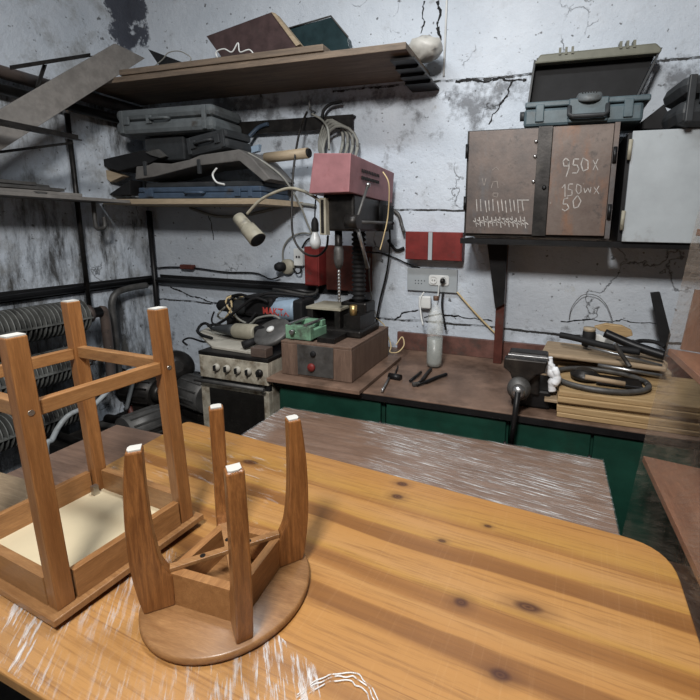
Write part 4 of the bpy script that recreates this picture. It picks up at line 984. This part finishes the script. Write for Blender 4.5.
for x in (-.10, .29): MB().box(x-.02, x+.02, CB+.0, CB+.012, 2.14, 2.22).build('rib', 'case_teal', oc, bevel=.004)
MB().cyl((x0-.02, CB+.05, 2.18), (x0+.01, CB+.05, 2.18), .022).build('side_clip', 'case_dk', oc)
# lid: shallow tray, leaning back
Yb = CB+.225; ang = math.radians(-8)
def lidpt(x, u, w):  # u up the lid, w thickness towards the viewer
    return Vector((x, Yb+u*math.sin(-ang)*-1*-1 - w, 2.236+u*math.cos(ang)))
lp = lambda x, u, w: Vector((x, Yb+u*.12-w*.99, 2.236+u*.99+w*.12))
top = .285
back = [lp(x0+.01, 0, 0), lp(x1-.05, 0, 0), lp(x1+.055, top, 0), lp(x0+.03, top, 0)]
MB().prism(back, (0, .012, 0)).build('lid_panel', 'black', oc, label='black inside of the lid')
b = MB(); b.prism([lp(x0+.022, top-.045, .0), lp(x0+.05, top, .0), lp(x1+.03, top, .0), lp(x1+.058, top-.03, .0), lp(x1+.052, top-.05, .0)], (0, -.07, -.008)); b.build('lid_edge', 'case_olive', oc, bevel=.008, label='olive grey lid rim')
MB().prism([lp(x0, 0, 0), lp(x0+.01, 0, 0), lp(x0+.03, top-.03, 0), lp(x0+.02, top-.03, 0)], (0, -.06, 0)).build('lid_side', 'case_dk', oc)
MB().prism([lp(x1-.05, 0, 0), lp(x1-.04, 0, 0), lp(x1+.06, top-.03, 0), lp(x1+.05, top-.03, 0)], (0, -.06, 0)).build('lid_side', 'case_dk', oc)
for x in (x0+.14, x0+.17, x0+.20, x1-.13, x1-.10, x1-.07): MB().prism([lp(x, top-.03, .075), lp(x+.012, top-.03, .075), lp(x+.012, top+.004, .075), lp(x, top+.004, .075)], (0, .07, .01)).build('lid_rib', 'case_olive', oc)
rc_ = tool_case('black rounded case on the white cabinet at the right picture edge', (.70, 2.25, 2.079), .44, .28, .21, 'case_dk', rot=(0, 0, .15), bev=.05)
o = one('black_wedge', MB().prism([onY(x, y, 2.42) for x, y in ((636, 126), (664, 104), (668, 112), (668, 129), (640, 129))], (0, .12, 0)), 'black', 'dark folded cover between the open case and rounded black case', 'cover', bevel=.003)

# ------------------------------------------------------------------ left wall: pipes, shelf, brackets
def pipe(pts, r, mat, label, name='wall_pipe', smooth=False, cat='pipe'):
    return one(name, MB().tube(pts, r, 14, smooth=smooth), mat, label, cat)
pipe([(-2.95, -.5, 2.43), (-2.95, 2.64, 2.43)], .036, 'rust', 'thick sooty pipe running high along the left wall')
pipe([(-2.975, -.5, 2.345), (-2.975, 2.64, 2.345)], .030, 'darkmetal', 'second sooty pipe just below the thickest pipe on left wall')
pipe([(-2.995, -.5, 1.17), (-2.995, 2.60, 1.185)], .020, 'blackm', 'black pipe running low along left wall above radiators')
b = MB().box(WL+.002, WL+.018, -.5, 2.64, 1.15, 1.215); one('wall_channel', b, 'black', 'flat black strip behind the low pipe on the left wall', 'strip')
vp = thing('vertical_pipe', 'thin black pipe with bright fitting rising up the left wall', 'pipe', (-2.99, 2.09, 1.2))
MB().cyl((-2.985, 2.085, 1.0), (-2.985, 2.085, 2.37), .015).build('pipe', 'darkmetal', vp)
MB().cyl((-2.985, 2.085, 2.30), (-2.985, 2.085, 2.35), .022).build('fitting', 'steel', vp, label='bright metal fitting')
pipe([(-2.97, 2.64, 1.185), (-2.94, 2.6, 1.185), (-1.75, 2.6, 1.185), (-1.52, 2.6, 1.17)], .020, 'blackm', 'black pipe running right along the back wall behind the cooker')
one('wall_channel', MB().box(-2.95, -1.30, WB-.012, WB-.003, 1.165, 1.225), 'black', 'flat black strip behind the pipe on the back wall', 'strip')
pipe([(-2.975, 2.61, .3), (-2.975, 2.61, 1.72)], .020, 'blackm', 'upright black pipe in the room corner')
pipe([(-2.94, 2.50, 1.155), (-2.94, 2.36, 1.15), (-2.94, 2.26, 1.13), (-2.94, 2.215, 1.07), (-2.94, 2.21, .95), (-2.94, 2.21, .40)], .023, 'greymetal', 'grey pipe bending down the left wall next to the corner', smooth=True)
pipe([(-1.50, 2.58, 1.24), (-1.50, 2.58, 1.19), (-1.53, 2.575, 1.165), (-1.60, 2.57, 1.16), (-1.75, 2.57, 1.175), (-1.85, 2.575, 1.18)], .010, 'greymetal', 'grey conduit curving out of the red switch box to the left', smooth=True)
ls = thing('left_shelf', 'thin sooty shelf along the left wall', 'shelf', (-2.88, 1.6, 1.77))
MB().box(WL+.003, -2.72, .6, 2.25, 1.755, 1.775).build('board', 'greywood', ls, bevel=.002)
for y in (1.2,): MB().prism([(WL+.003, y, 1.754), (-2.76, y, 1.754), (WL+.003, y, 1.56)], (0, .012, 0)).build('bracket', 'darkmetal', ls)
one('hanging_clamp', MB().tube([(-2.86, 2.10, 1.754), (-2.86, 2.10, 1.60), (-2.86, 2.13, 1.585), (-2.86, 2.16, 1.60), (-2.86, 2.16, 1.66)], .013), 'greymetal', 'grey bent hook hanging under the left shelf beside the upright pipe', 'hook')
for k, (y0, y1, z, mt, lb_) in enumerate(((1.0, 1.95, 1.776, 'greywood', 'lower flat board lying on the left shelf'), (1.1, 1.85, 1.797, 'greymetal', 'middle flat board lying on the left shelf'), (1.2, 1.70, 1.818, 'greymetal', 'small flat metal sheet on top of the left shelf boards'))):
    one('flat_board', MB().box(-2.98, -2.75+.01*k, y0, y1, z, z+.018, rot=(0, 0, .03*(k-1))), mt, lb_, 'board', bevel=.002)
one('folded_paper', MB().prism([(-2.80, 1.62, 1.836), (-2.79, 1.80, 1.83), (-2.76, 1.79, 1.80), (-2.72, 1.72, 1.77), (-2.76, 1.66, 1.80)], (-.08, 0, .004)), 'greymetal', 'crumpled grey sheet drooping over the left shelf front edge', 'sheet')
# leaning plank on brackets
q = [(2.235, 2.735), (2.445, 2.722), (1.31, 1.75), (1.31, 1.93)]
one('grey_plank', MB().prism([(-2.70, 2.235, 2.735), (-2.70, 2.445, 2.722), (-2.70, 1.20, 1.70), (-2.70, 1.20, 1.88)], (-.018, 0, 0)), 'greywood', 'long weathered grey plank slanting up across the left wall', 'plank', bevel=.002)
def angle(a, c, w, label, mat='darkmetal', t=.006):
    a, c = Vector(a), Vector(c); d = (c-a); zz = Vector((0, 0, 1)); xx = Vector((1, 0, 0))
    b = MB().prism([a, a+zz*w, a+zz*w+xx*t, a+xx*t], d); b.prism([a+xx*t, a+xx*w, a+xx*w+zz*t, a+zz*t+xx*t], d)
    return one('steel_bracket', b, mat, label, 'bracket', 'steel brackets on the left wall')
angle(onX(-30, 120, -2.58), onX(78, 141, -2.58), .032, 'dark steel angle bar crossing in front of the slanting plank')
angle(onX(-20, 156, -2.75), onX(72, 144, -2.75), .014, 'thin dark rod below the angle bar that crosses the plank')
angle(onX(10, 70, -2.78), onX(90, 57, -2.78), .022, 'steel bar above the thick pipes, top of the left bracket')
angle(onX(36, 90, -2.80), onX(44, 66, -2.80), .024, 'short upright steel piece joining thick pipe and top bar')

# radiators
def radiator(zc, y1, r, label):
    t = thing('finned_radiator', label, 'radiator', (-2.87, 1.2, zc), 'finned radiators on the left wall')
    MB().cyl((-2.87, .3, zc), (-2.87, y1+.12, zc), .035).build('pipe', 'darkmetal', t)
    b = MB(); y = .4
    while y < y1:
        b.cyl((-2.87, y, zc), (-2.87, y+.006, zc), r, seg=24); y += .026
    b.build('fins', 'fins', t)
    MB().box(-2.87+r*.55, -2.87+r*1.02, .4, y1, zc-.012, zc-.004).build('fin_ledge', 'fins', t)
    MB().cyl((-2.87, y1+.02, zc), (-2.87, y1+.05, zc), .06, seg=16).build('flange', 'rust', t)
radiator(1.03, 1.95, .105, 'topmost finned iron radiator tube behind the square stool')
radiator(.74, 1.90, .105, 'middle finned iron radiator tube seen between the square stool legs')
radiator(.45, 1.90, .105, 'lowest finned iron radiator tube, mostly in the dark')
MB_ = MB().tube([(-2.87, 1.98, 1.03), (-2.87, 2.06, 1.03), (-2.87, 2.10, .99), (-2.87, 2.10, .5)], .03, 12)
one('radiator_elbow', MB_, 'rust', 'rusty pipe elbow joining radiator tubes at their right end', 'pipe')

# scrap between the radiators and the cooker
def mot(label, loc, r, L, rotz, mat='greymetal'):
    t = thing('electric_motor', label, 'motor', loc, rot=(0, 0, rotz), local=True)
    b = MB().cyl((-L/2, 0, r), (L/2, 0, r), r, seg=24)
    for k in range(12):
        a = k*math.pi/6; b.box(-L/2+.02, L/2-.02, -.005+math.cos(a)*r, .005+math.cos(a)*r, r+math.sin(a)*r-.005, r+math.sin(a)*r+.005)
    b.build('housing', mat, t)
    MB().cyl((L/2, 0, r), (L/2+.03, 0, r), r*.8, r*.55).build('end_cap', 'darkmetal', t); MB().cyl((L/2+.03, 0, r), (L/2+.08, 0, r), .018).build('shaft', 'steel', t)
    MB().box(-L*.35, L*.35, -r*.7, r*.7, -.04, 0.0).build('foot', 'darkmetal', t)
    return t
one('steel_crate', MB().box(-2.70, -2.02, 1.55, 2.5, 0, .36), 'darkmetal', 'dark steel crate full of scrap on the floor by the radiators', 'crate', bevel=.01)
mot('grey electric motor on the scrap crate, behind square stool right leg', (-2.16, 2.16, .405), .11, .26, 2.9)
mot('dark electric motor on the scrap crate below the bent pipe', (-2.46, 2.0, .46), .09, .24, .1, 'darkmetal')
mot('grey motor on the scrap crate nearest the brown table', (-2.14, 1.72, .405), .085, .22, 1.4)
one('round_pump', MB().lathe([(.02, 0), (.11, .01), (.13, .06), (.11, .12), (.04, .14)], (-2.50, 2.28, .60), (1, -.6, .5)), 'darkmetal', 'round dark pump housing beside the radiator pipe end', 'pump')
one('pump_stand', MB().box(-2.62, -2.38, 2.16, 2.42, .361, .56), 'darkmetal', 'dark block under the round pump housing', 'block', bevel=.02)
one('rubber_hose', MB().tube([onY(x, y, 2.3) for x, y in ((100, 378), (112, 371), (124, 372), (134, 382), (130, 396), (118, 402))], .022, 12), 'black', 'thick black hose loop behind the square stool', 'hose')
one('flexible_hose', MB().tube([Vector((-2.3, 1.2, .02)), Vector((-2.3, 1.3, .25))]+[onX(x, y, -2.3) for x, y in ((46, 448), (52, 440), (58, 428), (68, 416), (80, 410), (92, 407))]+[Vector((-2.35, 1.85, .75)), Vector((-2.5, 1.9, .45))], .013, 12), 'whitemetal', 'pale flexible hose rising between the square stool legs', 'hose')
one('red_valve', MB().lathe([(.015, 0), (.02, .02), (.035, .03), (.035, .045), (.02, .05), (.015, .1)], onY(134, 418, 1.95), (0, -.3, 1)), 'rustbrown', 'small red valve on the scrap heap by the motors', 'valve')
one('metal_ring', MB().tube([onY(128, 403, 1.95)+Vector((.035*math.cos(a), 0, .035*math.sin(a))) for a in [2*math.pi*k/20 for k in range(21)]], .006, 8, smooth=False), 'steel', 'bright metal ring among the scrap behind square stool', 'ring')
rnd = random.Random(11)
labs = ['long rusty pipe across the scrap heap', 'thin grey pipe lying on the scrap heap towards the cooker', 'short thick pipe on the scrap heap beside the radiator', 'dark bar sticking out of the scrap heap towards the table', 'dull pipe stub lying low on the scrap heap', 'grey bar leaning over the scrap heap front']
for k, lab in enumerate(labs):
    a = Vector((-2.66+.02*k, (1.60, 1.78, 1.86, 2.17, 2.27, 2.36)[k], .392)); an = (-.1, .02, .05, .0, .08, .02)[k]
    one('scrap_pipe', MB().cyl(a, a+Vector((math.cos(an)*.42, math.sin(an)*.42, .0)), rnd.choice((.014, .02, .028))), rnd.choice(('rust', 'greymetal', 'darkmetal')), lab, 'pipe', 'pipes on the scrap heap')
one('broken_pit', MB().box(-1.93, -1.86, 2.60, 2.645, .55, .80), 'black', 'dark hole plate low on the wall left of the cooker', 'plate', bevel=.01)

# ------------------------------------------------------------------ film-wrapped shelving unit on the right
un = thing('wrapped_shelf_unit', 'brown shelf unit wrapped in clear film leaning at the right picture edge', 'shelf unit', (.283, 1.62, .02), local=True)
un.rotation_euler = (0, math.radians(5.3), math.radians(2))
UW, UD, UH = .62, 1.15, 1.95
for z in (.05, .42, .80, 1.20, 1.60, 1.92):
    MB().box(.004, UW, -UD, -.012, z, z+.022).build('shelf', 'panelbrown', un, bevel=.002)
MB().box(UW-.02, UW, -UD, -.012, .073, .418).box(UW-.02, UW, -UD, -.012, .443, .798).box(UW-.02, UW, -UD, -.012, .823, 1.198).box(UW-.02, UW, -UD, -.012, 1.223, 1.598).box(UW-.02, UW, -UD, -.012, 1.623, 1.918).build('side_panel', 'panelbrown2', un)
def vsheet(b, p0, p1, z0, z1, nx, nz, amp, seed=2):
    r_ = random.Random(seed); p0, p1 = Vector(p0), Vector(p1); n_ = Vector((-(p1-p0).y, (p1-p0).x, 0)).normalized(); g = []
    for j in range(nz+1):
        g.append([b.bm.verts.new(p0.lerp(p1, i/nx)+n_*r_.uniform(-amp, amp)+Vector((0, 0, z0+(z1-z0)*j/nz))) for i in range(nx+1)])
    for j in range(nz):
        for i in range(nx):
            f = b.bm.faces.new((g[j][i], g[j][i+1], g[j+1][i+1], g[j+1][i])); f.smooth = True
MB().box(.04, UW-.025, -.011, -.004, 1.225, 1.43).build('back_panel', 'panelbrown2', un)
b = MB(); vsheet(b, (0, 0, 0), (0, -UD, 0), .03, UH, 30, 50, .002); b.build('stretch_film', 'film_unit', un, label='clear wrinkled film on the side')
b = MB(); vsheet(b, (UW, 0, 0), (0, 0, 0), .03, UH, 20, 50, .002, 5); b.build('stretch_film', 'film_unit', un, label='clear wrinkled film at the back')
for o in list(bpy.data.objects):
    if '_local' in o: del o['_local']
